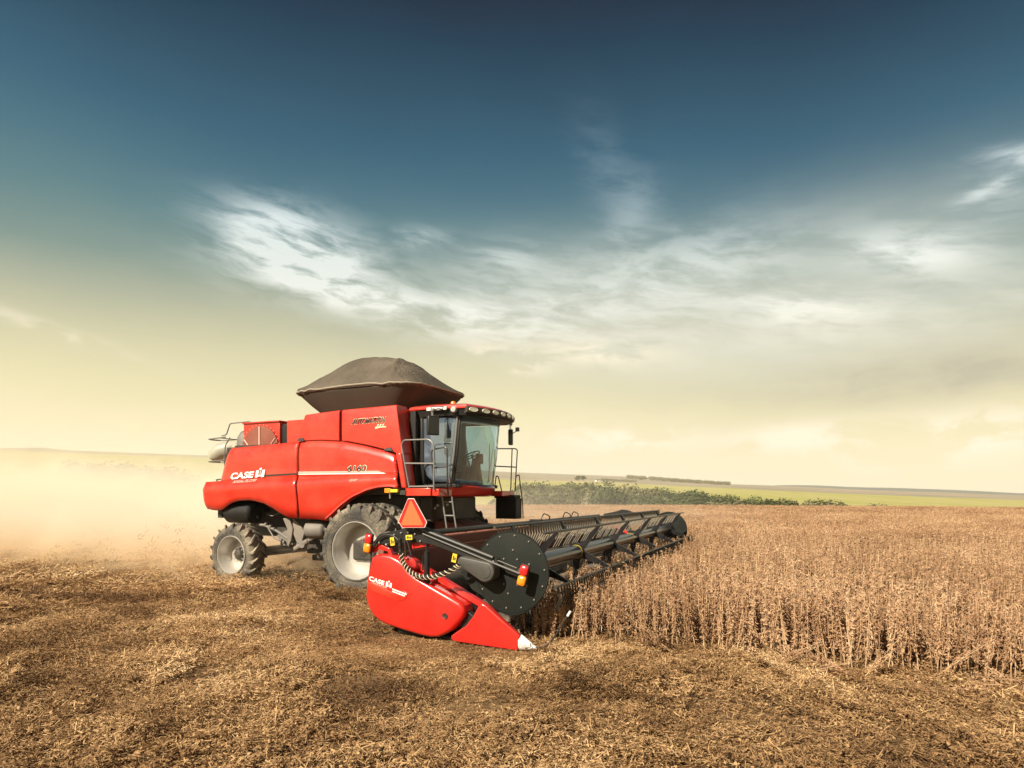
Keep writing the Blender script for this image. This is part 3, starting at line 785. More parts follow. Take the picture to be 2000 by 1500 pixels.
# ------------------------------------------------------------------ dust raised by the machine, and the haze of the air
def dust_volume():
    mb = MB(); mb.box((-62, -9, .02), (9, 26, 7.))
    m_ = bpy.data.materials.new('dust'); m_.use_nodes = True; g = NT(m_.node_tree); g.t.nodes.clear()
    P = g.n('ShaderNodeTexCoord').outputs['Object']; x, y, z = g.sep(P)
    back = g.m('MULTIPLY', g.m('ADD', x, 4.2), -1.)                       # metres behind the tail
    q = g.n('ShaderNodeVectorMath', operation='MULTIPLY'); g.put(q.inputs[0], P); q.inputs[1].default_value = (.26, .32, .50)
    n1 = g.noise(q.outputs[0], 1., 5., .58, 1.1); n2 = g.noise(P, 1.1, 3., .6)
    hgt = g.m('MULTIPLY_ADD', g.smooth(back, -1., 16.), 1.5, .75)          # plume grows taller behind
    vert = g.m('EXPONENT', g.m('MULTIPLY', g.m('POWER', g.m('DIVIDE', z, hgt), 1.6), -1.))
    start = g.smooth(back, -2.6, .8)
    nearedge = g.m('MULTIPLY_ADD', g.smooth(back, 0., 9.), -1.8, -1.5)
    lat = g.m('MULTIPLY', g.smooth(g.m('SUBTRACT', y, nearedge), -.8, 2.2), g.m('SUBTRACT', 1., g.smooth(y, 10., 24.)))
    far = g.m('SUBTRACT', 1., g.smooth(back, 34., 56.))
    d = g.m('MULTIPLY', g.m('MULTIPLY', vert, start), g.m('MULTIPLY', lat, far))
    d = g.m('MULTIPLY', d, g.m('MULTIPLY_ADD', g.smooth(n1, .38, .62), .93, .07))
    d = g.m('MULTIPLY', d, g.m('MULTIPLY_ADD', n2, .7, .65))
    d = g.m('MULTIPLY', d, .85)
    # dense low puff thrown up by the rear wheel
    kx = g.m('POWER', g.m('DIVIDE', g.m('ADD', x, 6.4), 2.4), 2.); ky = g.m('POWER', g.m('DIVIDE', g.m('ADD', y, .6), 1.5), 2.); kz = g.m('POWER', g.m('DIVIDE', z, .7), 2.)
    kick = g.m('EXPONENT', g.m('MULTIPLY', g.m('ADD', kx, g.m('ADD', ky, kz)), -1.))
    d = g.m('ADD', d, g.m('MULTIPLY', kick, g.m('MULTIPLY', g.smooth(n2, .36, .60), 1.5)))
    # thin drifting dust beyond the machine
    thin = g.m('MULTIPLY', g.m('MULTIPLY', g.smooth(y, 5., 11.), g.m('SUBTRACT', 1., g.smooth(x, -2., 8.5))), g.m('EXPONENT', g.m('MULTIPLY', z, -.45)))
    thin = g.m('MULTIPLY', thin, g.m('MULTIPLY', g.m('SUBTRACT', 1., g.smooth(y, 20., 25.9)), .055))
    d = g.m('ADD', d, g.m('MULTIPLY', thin, g.smooth(n1, .25, .7)))
    c = g.mix(g.smooth(g.m('ADD', z, g.m('MULTIPLY', n1, .8)), .5, 1.9), (.975, .76, .49), (.995, .95, .82))
    pv = g.n('ShaderNodeVolumePrincipled'); g.put(pv.inputs['Color'], c); g.put(pv.inputs['Density'], d); pv.inputs['Anisotropy'].default_value = -.15
    o = g.n('ShaderNodeOutputMaterial'); g.t.links.new(pv.outputs[0], o.inputs['Volume'])
    ob = mb.build('dust', m_, None, smooth=0); ob.location = (OX, OY, 0); ob.rotation_euler = (0, 0, -TH)
    tag(ob, 'pale golden dust billowing behind the harvester', None, None, 'stuff')
dust_volume()
P = []; Q = []; S = []; V = []
for i in range(1100):
    bk = random.expovariate(1 / 4.) + .2; X = -4.4 - bk; Y = random.uniform(-2.4, 3.5); z = abs(random.gauss(.15, .45)) + .1
    if z > 1.4 or bk > 20: continue
    P.append((*to_world(X, Y), z)); Q.append((random.random() * 6, random.random() * 6, random.random() * 6)); S.append(random.uniform(.5, 1.3)); V.append(random.randrange(2))
bits = []
for i in range(2):
    v = []; f = []
    for j in range(3): ribbon(v, f, Vector((random.uniform(-.15, .15), random.uniform(-.15, .15), random.uniform(-.1, .1))), Vector((random.gauss(0, 1), random.gauss(0, 1), random.gauss(0, .6))).normalized(), random.uniform(.05, .14), random.uniform(.006, .014), Vector((.3, .2, 1)).normalized(), .01)
    bits.append(source('chaff', v, f, [M['straw']]))
scatter('flying_chaff', P, Q, S, V, bits)['label'] = 'chaff and straw bits thrown up behind the machine'

mb = MB(); mb.box((-1700, -1700, -45), (1700, 1700, 84))
m_ = bpy.data.materials.new('haze'); m_.use_nodes = True; g = NT(m_.node_tree); g.t.nodes.clear()
pv = g.n('ShaderNodeVolumePrincipled'); pv.inputs['Color'].default_value = (1., .975, .92, 1); pv.inputs['Density'].default_value = .00018
o = g.n('ShaderNodeOutputMaterial'); g.t.links.new(pv.outputs[0], o.inputs['Volume'])
hz = mb.build('haze', m_, None, smooth=0); tag(hz, kind='stuff')

# ------------------------------------------------------------------ the combine harvester (X forward, Y to its left, near side is -Y)
H = empty('combine_harvester', (OX, OY, 0), -TH)
tag(H, 'red combine harvester with tarpaulin covered grain tank and wide black reel header', 'combine harvester')
V3 = Vector

# --- side panels: sheets with a shoulder crease, rolled top edge and wheel arches
def pl(x, T): return float(np.interp(x, [p[0] for p in T], [p[1] for p in T]))
LO = [(-5.3, 2.24), (-2.2, 2.33), (.7, 2.43)]
HI = [(-5.3, 2.44), (-3.3, 2.53), (-2.2, 2.56), (.7, 2.58)]
TOPZ = [(-4.43, 3.29), (-2.2, 3.365), (-1.6, 3.365), (-.85, 3.31), (-.28, 3.20), (.26, 3.075), (.62, 2.95)]
BOTR = [(-5.3, 2.0), (-5.2, 1.78), (-5.0, 1.72), (-4.8, 1.71), (-4.6, 1.75), (-4.43, 1.85), (-4.25, 1.92), (-4.0, 1.965), (-3.63, 1.975), (-3.23, 1.90), (-2.97, 1.79), (-2.74, 1.67), (-2.5, 1.57), (-2.2, 1.555)]
BOTF = [(-2.2, 1.555), (-1.74, 1.54), (-1.34, 1.51), (-1.11, 1.67), (-.88, 1.85), (-.57, 2.04), (-.15, 2.20), (.15, 2.26), (.45, 2.28), (.68, 2.24)]
def prof(x, z):
    """how far out the side skin stands at x, z"""
    lo, hi, tp = pl(x, LO), pl(x, HI), pl(x, TOPZ)
    P_ = [(1.4, 1.60), (lo - .25, 1.645), (lo - .012, 1.668), (lo + .012, 1.665), (hi - .012, 1.600), (hi + .012, 1.592), (tp - .36, 1.600), (tp - .17, 1.585), (tp - .155, 1.572), (tp - .07, 1.545), (tp - .02, 1.505), (tp, 1.46)]
    return -pl(z, P_)
def yskin(xs, zs): return np.array([prof(a, b) - .005 for a, b in zip(xs, zs)])
def skin(mb, xa, xb, botT, rows_fn, xs_shift, n, side):
    """grid of n columns; rows_fn(x) gives heights; xs_shift(z) -> (rear x, front x)"""
    vs = []; R_ = None
    for i in range(n + 1):
        t = i / n; x0 = xa + (xb - xa) * t; zs = rows_fn(x0); R_ = len(zs)
        for z in zs:
            a, b = xs_shift(z); x = a + (b - a) * t
            y = prof(x, z)
            e = min((x - a) / .03, (b - x) / .03, 1)
            yy = y + (1 - max(0, e)) * .02; vs.append((x, yy if side < 0 else -yy, z))
    fs = [(i * R_ + k, i * R_ + k + 1, (i + 1) * R_ + k + 1, (i + 1) * R_ + k) for i in range(n) for k in range(R_ - 1)]
    mb.add(vs, fs)
def rows_between(z0, z1, x, extra):
    s = sorted([z0] + [e for e in extra if z0 + .004 < e < z1 - .004] + [z1]); return s
def panel(side, rear):
    mb = MB()
    def low(x):
        b = pl(x, BOTR if rear else BOTF); lo, hi = pl(x, LO), pl(x, HI); 
        return [b, b + (lo - b) * .35, b + (lo - b) * .7, lo - .012, lo + .012, hi - .012]
    def up(x):
        hi, tp = pl(x, HI), pl(x, TOPZ); q = tp - hi
        return [hi - .012, hi + .012, hi + q * .25, hi + q * .5, tp - .36 if q > .6 else hi + q * .55, tp - .17, tp - .155, tp - .07, tp - .02, tp]
    if rear:
        skin(mb, -5.28, -2.205, BOTR, low, lambda z: (-5.30 + .10 * max(0, (2.0 - z)) ** 1 * 1.2 + .03 * max(0, z - 2.3) * 6, -2.225 + .05 * max(0, 2.4 - z)), 60, side)
        skin(mb, -4.75, -2.205, BOTR, up, lambda z: (-4.75 + (z - 2.45) * .36, -2.225), 30, side)
    else:
        skin(mb, -2.20, .66, BOTF, low, lambda z: (-2.195 + .05 * max(0, 2.4 - z), .64 - (z - 2.3) * .19), 60, side)
        skin(mb, -2.20, .60, BOTF, up, lambda z: (-2.195, .64 - (z - 2.3) * .19), 40, side)
    return mb.build('side_panel', M['red'], H, 0, 28, .022)
for s in (-1, 1):
    pr = panel(s, True); pf = panel(s, False)
    # wheel arch lip
    mb = MB(); pts = [(x, s * (1.655), pl(x, BOTF) + .012) for x in np.linspace(-1.30, .66, 24)]
    vs = []; fs = []
    for (x, y, z) in pts: vs += [(x, y - s * .03, z + .05), (x, y + s * .045, z + .035), (x + .01, y + s * .055, z - .01), (x + .015, y - s * .08, z - .03)]
    for i in range(23):
        for k in range(3): fs.append((i * 4 + k, i * 4 + k + 1, i * 4 + k + 5, i * 4 + k + 4))
    mb.add(vs, fs); mb.build('arch_lip', M['red'], pf, 0, 40, .01)
    # corner post of the side between panel and cab deck
    mb = MB(); y0, y1 = sorted((s * 1.56, s * 1.25))
    mb.hexa([(.665, y0, 2.24), (.80, y0, 2.24), (.80, y1, 2.24), (.665, y1, 2.24)], [(.515, y0, 3.02), (.66, y0, 3.00), (.66, y1, 3.00), (.515, y1, 3.02)])
    mb.build('corner_post', M['red'], H, .025)
    if s < 0: PANEL_R, PANEL_F = pr, pf

# decals on the near side (the far side carries the same stripe)
def strip(mb, x0, x1, z0a, z0b, z1a, z1b, n=24, cut=0.):
    vs = []; 
    for i in range(n + 1):
        t = i / n
        for (za, zb, c) in ((z0a, z0b, 0), (z1a, z1b, cut)):
            x = x0 + (x1 - c - x0) * t; z = za + (zb - za) * t; vs.append((x, prof(x, z) - .006, z))
    mb.add(vs, [(2 * i, 2 * i + 2, 2 * i + 3, 2 * i + 1) for i in range(n)])
mb = MB(); strip(mb, -2.18, .20, 2.600, 2.585, 2.645, 2.625, cut=.10); mb.build('stripe', M['pink'], PANEL_F, 0, 0)
mb = MB(); strip(mb, -2.18, .30, 2.572, 2.560, 2.592, 2.580, cut=.06); mb.build('stripe', M['white'], PANEL_F, 0, 0)
mb = MB(); strip(mb, -3.28, -2.24, 2.540, 2.575, 2.585, 2.615); mb.build('stripe', M['ink'], PANEL_R, 0, 0)
def logo(parent, x, z, y, w, h, lean, sub):
    """the maker's word mark: CASE and the IH emblem with a red-dotted upright"""
    letters('CASE', M['white'], parent, x, z, y, h * .80, .18, .035, w * .70, lean=lean)
    mb = MB()
    def q(pts):
        xs_ = np.array([p[0] for p in pts]); zs_ = np.array([p[1] + lean * (p[0] - x) for p in pts]); ys_ = y(xs_, zs_) if callable(y) else [y] * len(pts)
        mb.add(list(zip(xs_, ys_, zs_)), [tuple(range(len(pts)))])
    a = x + w * .74; u = w * .26; k = .14 * h
    def bar(l, r, b, t): q([(a + l * u + k * b, z + b * h), (a + r * u + k * b, z + b * h), (a + r * u + k * t, z + t * h), (a + l * u + k * t, z + t * h)])
    bar(0, .30, 0, .86); bar(.66, .98, 0, .86); bar(.30, .42, .10, .30); bar(.54, .66, .10, .30); bar(.36, .60, .88, 1.12)
    mb.build('emblem', M['white'], parent, 0, 0)
    mb = MB(); bar(.42, .54, .08, .80); mb.build('emblem', M['pink'], parent, 0, 0)
    letters(sub, M['pink'], parent, x + w * .10, z - h * .48, y, h * .34, .25, .02, w * .72, lean=lean)
ysk = lambda a, b: np.array([min(prof(p, q), prof(p, q + .06), prof(p, q - .06)) - .012 for p, q in zip(a, b)])
logo(PANEL_R, -4.36, 2.485, ysk, 1.13, .20, .045, 'AXIAL-FLOW')
letters('6160', M['cream'], PANEL_F, -.762, 2.603, lambda a, b: yskin(a, b) - .004, .160, .2, .045, .555, lean=.005)
letters('6160', M['ink'], PANEL_F, -.745, 2.617, lambda a, b: yskin(a, b) - .008, .130, .2, .005, .52, lean=.005)
letters('EXP', M['pink'], PANEL_F, -.62, 2.40, lambda a, b: yskin(a, b) - .01, .05, .2, .01, .20)

# --- inner hull: everything behind the panels
mb = MB()
mb.box((-4.70, -1.44, 2.42), (.50, 1.44, 3.30))
mb.box((-5.12, -1.50, 1.85), (-4.70, 1.50, 2.40))
mb.box((-4.70, -1.40, 2.10), (.62, 1.40, 2.42))
mb.box((-4.60, -.80, 1.05), (-2.6, .80, 2.10)); mb.box((-2.6, -.95, 1.0), (.75, .95, 2.10))
mb.hexa([(-2.75, -1.35, 1.50), (-1.45, -1.35, 1.50), (-1.45, 1.35, 1.50), (-2.75, 1.35, 1.50)], [(-3.0, -1.4, 2.10), (-1.2, -1.4, 2.10), (-1.2, 1.4, 2.10), (-3.0, 1.4, 2.10)])
mb.box((-2.9, -.55, .62), (-.2, .55, 1.02)); 
mb.build('hull', M['dark'], H, .02)
# rear hood, red, wraps round the tail
mb = MB()
mb.hexa([(-5.30, -1.62, 2.02), (-5.13, -1.62, 2.02), (-5.13, 1.62, 2.02), (-5.30, 1.62, 2.02)], [(-5.26, -1.60, 2.43), (-5.13, -1.60, 2.43), (-5.13, 1.60, 2.43), (-5.26, 1.60, 2.43)])
mb.hexa([(-5.20, -1.60, 1.74), (-5.10, -1.60, 1.74), (-5.10, 1.60, 1.74), (-5.20, 1.60, 1.74)], [(-5.30, -1.62, 2.018), (-5.13, -1.62, 2.018), (-5.13, 1.62, 2.018), (-5.30, 1.62, 2.018)])
mb.hexa([(-5.24, -1.58, 2.405), (-4.72, -1.58, 2.405), (-4.72, 1.58, 2.405), (-5.24, 1.58, 2.405)], [(-5.24, -1.57, 2.435), (-4.72, -1.57, 2.445), (-4.72, 1.57, 2.445), (-5.24, 1.57, 2.435)])
mb.hexa([(-4.76, -1.57, 2.447), (-4.705, -1.57, 2.447), (-4.705, 1.57, 2.447), (-4.76, 1.57, 2.447)], [(-4.46, -1.52, 3.26), (-4.40, -1.52, 3.26), (-4.40, 1.52, 3.26), (-4.46, 1.52, 3.26)])
mb.build('rear_hood', M['red'], H, .015)
mb = MB(); mb.box((-4.42, -1.44, 3.302), (.5, 1.44, 3.335)); mb.build('deck', M['dark'], H)

# --- upper boxes beside the grain tank
def tankbox(s, x0t, x1t, x0b, x1b, zt0, zt1, zb, n=12, front=False):
    mb = MB(); y = s * 1.50; yi = s * 1.10
    def zbot(x): return max(3.0, pl(x, TOPZ) + .005) if x < .62 else 3.0
    xs_ = np.linspace(0, 1, n + 1); A = []
    for t in xs_:
        xt = x0t + (x1t - x0t) * t; xb = x0b + (x1b - x0b) * t; zt = zt0 + (zt1 - zt0) * t
        A.append([(xb, y, zbot(xb)), (xt * .35 + xb * .65, y * 1.006, zbot(xb) + (zt - zbot(xb)) * .35), (xt, y, zt - .05), (xt, y - s * .015, zt - .015), (xt, y - s * .05, zt), (xt, yi, zt), (xb, yi, zbot(xb))])
    vs = [p for a in A for p in a]; fs = [(i * 7 + k, i * 7 + (k + 1) % 7, (i + 1) * 7 + (k + 1) % 7, (i + 1) * 7 + k) for i in range(n) for k in range(7)]
    fs += [tuple(range(7)), tuple(range(n * 7, n * 7 + 7))]
    mb.add(vs, fs); return mb.build('tank_panel', M['red'], H, .012, 30)
for s in (-1, 1):
    tankbox(s, -2.08, -1.06, -2.27, -1.06, 3.985, 4.035, 3.36)
    tp_ = tankbox(s, -.985, .50, -.985, .66, 4.035, 4.06, 3.3)
    if s < 0: TP = tp_
mb = MB(); mb.box((-1.06, -1.44, 3.33), (-.985, 1.44, 4.0)); mb.box((-2.05, -1.15, 3.33), (.45, 1.15, 3.96)); mb.build('tank_core', M['black'], H)
# slanted red front of the tank, in the shade beside the cab
mb = MB(); mb.hexa([(.60, -1.44, 2.27), (.74, -1.44, 2.27), (.74, 1.44, 2.27), (.60, 1.44, 2.27)], [(.42, -1.46, 4.02), (.50, -1.46, 4.02), (.50, 1.46, 4.02), (.42, 1.46, 4.02)])
mb.build('tank_front', M['red'], H, .02)
letters('AUTOMATION', M['cream'], TP, -.70, 3.672, -1.514, .135, .28, .03, .94, lean=.012)
letters('AUTOMATION', M['ink'], TP, -.69, 3.682, -1.520, .112, .28, .005, .92, lean=.012)
mb = MB(); mb.add([(-.06, -1.514, 3.55), (.08, -1.514, 3.575), (.24, -1.514, 3.575), (.24, -1.514, 3.60), (.06, -1.514, 3.605), (-.04, -1.514, 3.60)], [(0, 1, 2, 3, 4, 5)])
mb.build('emblem', M['cream'], TP, 0, 0)
mb = MB()
for i in range(3): mb.add([(-.01 + i * .07, -1.514, 3.615), (.03 + i * .07, -1.514, 3.615), (.06 + i * .07, -1.514, 3.655), (.02 + i * .07, -1.514, 3.655)], [(0, 1, 2, 3)])
mb.build('emblem', M['cream'], TP, 0, 0)
# latches under the boxes
for x in (.30, -2.18):
    mb = MB(); mb.hexa([(x - .10, -1.56, pl(x, TOPZ) + .01), (x + .13, -1.56, pl(x, TOPZ) - .01), (x + .13, -1.50, pl(x, TOPZ) - .01), (x - .10, -1.50, pl(x, TOPZ) + .01)], [(x - .02, -1.53, pl(x, TOPZ) + .07), (x + .06, -1.53, pl(x, TOPZ) + .07), (x + .06, -1.50, pl(x, TOPZ) + .07), (x - .02, -1.50, pl(x, TOPZ) + .07)])
    mb.build('latch', M['black'], H)

# --- grain tank extension and its tarpaulin
TCX, TA, TB, TZ = -.99, 1.80, 1.32, 4.64
def superell(a, n=6):
    c, s_ = math.cos(a), math.sin(a)
    return (abs(c) ** (2 / n) * (1 if c >= 0 else -1), abs(s_) ** (2 / n) * (1 if s_ >= 0 else -1))
def rimz(u, v_): return TZ + .03 * (1 - abs(u)) + .02 * v_
mb = MB(); n = 160; rings = []
for (k, z) in ((.62, 3.94), (.66, 4.02), (.82, 4.28), (.955, 4.52), (.97, 4.56)):
    rings.append([(TCX + TA * superell(2 * math.pi * i / n)[0] * k * (.98 if k < .7 else 1), TB * superell(2 * math.pi * i / n)[1] * (k + .12 * (1 - k)), z) for i in range(n)])
vs = [p for r in rings for p in r]
fs = [(a * n + i, a * n + (i + 1) % n, (a + 1) * n + (i + 1) % n, (a + 1) * n + i) for a in range(4) for i in range(n)]
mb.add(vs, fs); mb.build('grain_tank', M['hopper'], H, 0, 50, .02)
mb = MB(); rs_, vs, fs = 40, [], []
def tarp_h(u, v_, q):
    """height of the cloth: carried by two hoops across the tank, sagging between them"""
    ridge = .83 * max(0, 1 - (math.sqrt((u + .02) ** 2 + .025)) ** 1.95) + .02 * math.exp(-((u - .42) / .12) ** 2) 
    return ridge * (1 - abs(v_) ** 2.0)
for a in range(rs_ + 1):
    q = a / rs_
    for i in range(n):
        su, sv = superell(2 * math.pi * i / n); u, v_ = su * q, sv * q
        z = rimz(u, v_) + tarp_h(u, v_, q) + .05 * (1 - q ** 3)
        w = mnoise.noise(V3((u * 1.6, v_ * 1.6, 1))) * .035
        # gathers running in from the rim, slack folds over the hoops
        ph = i * 2 * math.pi / n
        w += (math.sin(ph * 23 + 2.5 * mnoise.noise(V3((u * 2, v_ * 2, 8)))) * .022 + math.sin(ph * 11 + 1) * .016) * max(0, q - .45) * (1.2 - q)
        for (fu, sl, wd, am) in ((.33, -.30, .045, .034), (.52, .10, .03, .042), (-.18, .42, .035, .046), (-.55, .18, .035, .042), (.06, .05, .05, -.040)):
            w += am * math.exp(-((u - fu - sl * v_) / wd) ** 2) * (1 - q ** 4)
        vs.append((TCX + TA * u, TB * v_, z + w * (1 if q > .02 else 0)))
for a in range(rs_):
    for i in range(n): fs.append((a * n + i, (a + 1) * n + i, (a + 1) * n + (i + 1) % n, a * n + (i + 1) % n))
b0 = len(vs)
# skirt that turns down over the rim, with ragged tucks
for kk, (k, dz) in enumerate(((1.012, -.02), (1.008, -.075), (.975, -.10))):
    for i in range(n):
        su, sv = superell(2 * math.pi * i / n); j = mnoise.noise(V3((i * .9, kk * .7, 2))) * .035
        vs.append((TCX + TA * su * (k + j * .12), TB * sv * (k + j * .12), rimz(su, sv) + dz + j))
for a in range(3):
    A = rs_ * n if a == 0 else b0 + (a - 1) * n; B = b0 + a * n
    for i in range(n): fs.append((A + i, B + i, B + (i + 1) % n, A + (i + 1) % n))
mb.add(vs, fs); tk = mb.build('tank_cover', M['tarp'], H, 0, 80)
mb = MB(); hp_ = []
for i in range(n):
    su, sv = superell(2 * math.pi * i / n); j = mnoise.noise(V3((i * .31, 3, 2))) * .03
    hp_.append((TCX + TA * su * 1.012, TB * sv * 1.012, rimz(su, sv) - .045 + j))
mb.tube(hp_, .020, 6, True); mb.build('cover_hem', M['hem'], tk)

# --- engine deck: screen box, exhaust dome, unloading tube, rails
mb = MB(); mb.box((-4.40, -1.18, 3.34), (-3.18, -.2, 3.93)); mb.box((-2.93, -1.20, 3.34), (-2.20, 1.0, 3.92)); mb.box((-4.42, -1.22, 3.90), (-3.16, -.18, 3.94))
mb.build('cooling_box', M['red'], H, .015)
mb = MB(); mb.box((-3.18, -1.12, 3.34), (-2.93, -.2, 3.86)); mb.build('dark_slot', M['black'], H, .03)  # black block drawn for the dark slot between the red boxes
sc_c = (-3.79, -1.205, 3.20)
mb = MB(); mb.lathe([(.62, 0), (.62, -.02), (.58, -.03), (.02, -.03)], 40, 'Y', sc_c, R(18), R(162)); mb.mi = 1
for a in (90,): mb.box((sc_c[0] - .018, sc_c[1] - .05, 3.34), (sc_c[0] + .018, sc_c[1] - .032, 3.81))
for a in (30, 150): mb.tube([(sc_c[0] + .28 * math.cos(R(a)) * 1.6, sc_c[1] - .04, 3.34 + .02), (sc_c[0] + .60 * math.cos(R(a)), sc_c[1] - .04, sc_c[2] + .60 * math.sin(R(a)))], .014, 6)
for i in range(15):
    a = R(15 + i * 10.7); mb.lathe([(.0, -.012), (.012, -.008), (.014, 0)], 6, 'Y', (sc_c[0] + .66 * math.cos(a), -1.185 - .04, min(3.88, sc_c[2] + .66 * math.sin(a))))
mb.build('cooling_screen', [M['darkred'], M['pink']], H, 0, 40)
mb = MB(); mb.lathe([(.26, 0), (.26, .12), (.24, .24), (.17, .36), (.08, .42), (.01, .43)], 20, 'Z', (-5.02, -.5, 3.42)); mb.build('exhaust_dome', M['grey'], H)
mb = MB(); mb.tube([(-4.3, 1.0, 3.62), (-5.6, .2, 3.52), (-6.02, -.10, 3.42), (-6.30, -.26, 3.32), (-6.46, -.34, 3.18), (-6.50, -.36, 3.10)], [.21, .22, .25, .25, .20, .15], 16)
ut = mb.build('unloading_tube', M['tube'], H, 0, 60)
mb = MB(); mb.tube([(-5.05, -.55, 3.30), (-5.55, -.35, 3.36)], .17, 14); mb.build('exhaust_pipe', M['tube'], H, 0, 60)
mb = MB()
mb.bend([(-5.50, -.9, 3.68), (-5.34, -.9, 3.70), (-5.20, -.9, 3.99), (-4.50, -.9, 4.01), (-4.36, -.9, 3.94), (-4.36, -.9, 3.90)], .016, .05)
mb.bend([(-5.20, -.9, 3.62), (-5.38, -.9, 3.42), (-5.42, -.9, 3.00), (-5.30, -.9, 2.45)], .014, .1)
mb.build('rear_rail', M['railgrey'], H)
for z in (3.60, 3.00):
    mb = MB(); mb.bend([(-5.20, -1.05, z + .02), (-5.95, -.95, z), (-6.02, -.75, z), (-5.95, -.55, z), (-5.20, -.45, z + .02)], .018, .04); mb.bend([(-5.4, -1.02, z + .005), (-5.4, -.48, z + .005)], .012); mb.build('rear_step', M['railgrey'], H)
mb = MB(); mb.bend([(-5.26, -1.2, 2.42), (-5.36, -1.2, 2.50), (-5.1, -1.2, 2.52)], .015, .02); mb.build('tail_hook', M['dark'], H)
mb = MB(); mb.box((-5.0, -1.45, 1.52), (-4.86, -1.3, 1.76)); mb.build('tail_bracket', M['dark'], H)

# --- under the body: tanks, guards, axles
mb = MB(); mb.tube([(-4.76, -1.28, 1.66), (-4.70, -1.28, 1.66), (-3.9, -1.28, 1.66), (-3.84, -1.28, 1.66)], [.22, .27, .27, .22], 20); mb.box((-4.72, -1.3, 1.66), (-3.9, -.7, 1.95)); mb.build('fuel_tank', M['black'], H, .03)
mb = MB(); mb.tube([(-2.12, -1.34, 1.28), (-2.08, -1.34, 1.28), (-1.62, -1.34, 1.28), (-1.56, -1.34, 1.28)], [.14, .20, .20, .14], 18); mb.build('air_tank', M['grey'], H, 0, 50)
mb = MB(); mb.prism([(-2.86, 1.54), (-2.66, 1.54), (-2.55, 1.30), (-2.60, 1.02), (-2.70, .84), (-2.72, 1.05), (-2.72, 1.28)], -1.40, -1.32); mb.build('belt_guard', M['grey'], H, .01)
mb = MB(); mb.prism([(-2.60, 1.55), (-2.38, 1.40), (-2.22, 1.22), (-2.30, 1.0), (-2.44, .92), (-2.56, 1.15)], -1.36, -1.30); mb.build('belt_guard', M['grey'], H, .01)
mb = MB(); mb.prism([(-3.25, 1.10), (-2.9, 1.25), (-2.7, 1.20), (-2.7, .90), (-3.0, .85)], -1.22, -1.12); mb.build('belt_guard', M['grey'], H, .01)
mb = MB(); mb.tube([(-2.55, -1.3, .80), (-2.1, -1.34, 1.02)], .07, 10); mb.tube([(-2.2, -1.34, .98), (-1.7, -1.35, 1.2)], .045, 8); mb.lathe([(.0, -.06), (.09, -.06), (.09, .05), (0, .05)], 14, 'Y', (-2.28, -1.33, .93)); mb.build('drive_link', M['grey'], H)
mb = MB(); mb.tube([(-3.9, -1.2, 1.36), (-3.6, -1.25, 1.35), (-3.2, -1.25, 1.22), (-2.75, -1.25, 1.00), (-2.45, -1.22, .86)], .035, 8); mb.tube([(-3.7, -1.1, 1.62), (-3.4, -1.2, 1.58), (-3.0, -1.1, 1.75)], .015, 6); mb.tube([(-3.5, -1.25, 1.30), (-3.3, -1.25, 1.05), (-3.0, -1.25, .95)], .02, 6)
for p in ((-3.55, 1.38), (-3.40, 1.33), (-3.28, 1.27), (-3.05, 1.00), (-2.96, .96), (-3.85, 1.55)): mb.lathe([(0, -.03), (.035, -.02), (.035, .03)], 8, 'Y', (p[0], -1.27, p[1]))
mb.build('hydraulic_pipe', M['grey'], H)
mb = MB(); mb.box((-.28, -2.0, .70), (.28, 2.0, 1.12)); mb.box((-.40, -1.15, .62), (.40, -.85, 1.3)); mb.box((-.40, .85, .62), (.40, 1.15, 1.3)); mb.build('front_axle', M['dark'], H, .04)
mb = MB(); mb.box((-3.92, -1.62, .58), (-3.62, 1.62, .80)); mb.box((-3.95, -.4, .6), (-3.55, .4, 1.15)); mb.tube([(-3.55, -1.5, .66), (-3.55, 1.5, .66)], .05, 8); mb.build('rear_axle', M['dark'], H, .03)
mb = MB(); mb.box((-2.55, -.75, .48), (-1.2, .75, .62)); mb.build('sieve_pan', M['dark'], H, .02)
mb = MB(); mb.box((-4.62, -1.42, .66), (-4.58, -.9, 1.22)); mb.build('mud_flap', M['black'], H, .01)
mb = MB(); mb.box((-1.3, -1.3, 1.2), (-1.1, -1.0, 1.55)); mb.build('bracket', M['dark'], H); mb = MB(); mb.box((.55, -1.62, 2.10), (.82, -1.40, 2.20)); mb.build('bracket', M['dark'], H)
mb = MB(); mb.box((.33, -1.70, 2.14), (.47, -1.60, 2.24)); mb.mi = 1; mb.box((.47, -1.69, 2.15), (.66, -1.62, 2.22)); mb.build('turn_signal', [M['amber'], M['yellow']], H, .008)
mb = MB(); mb.tube([(.42, -1.62, 2.14), (.42, -1.62, 2.02)], .02, 8); mb.build('lamp_bracket', M['steel'], H)

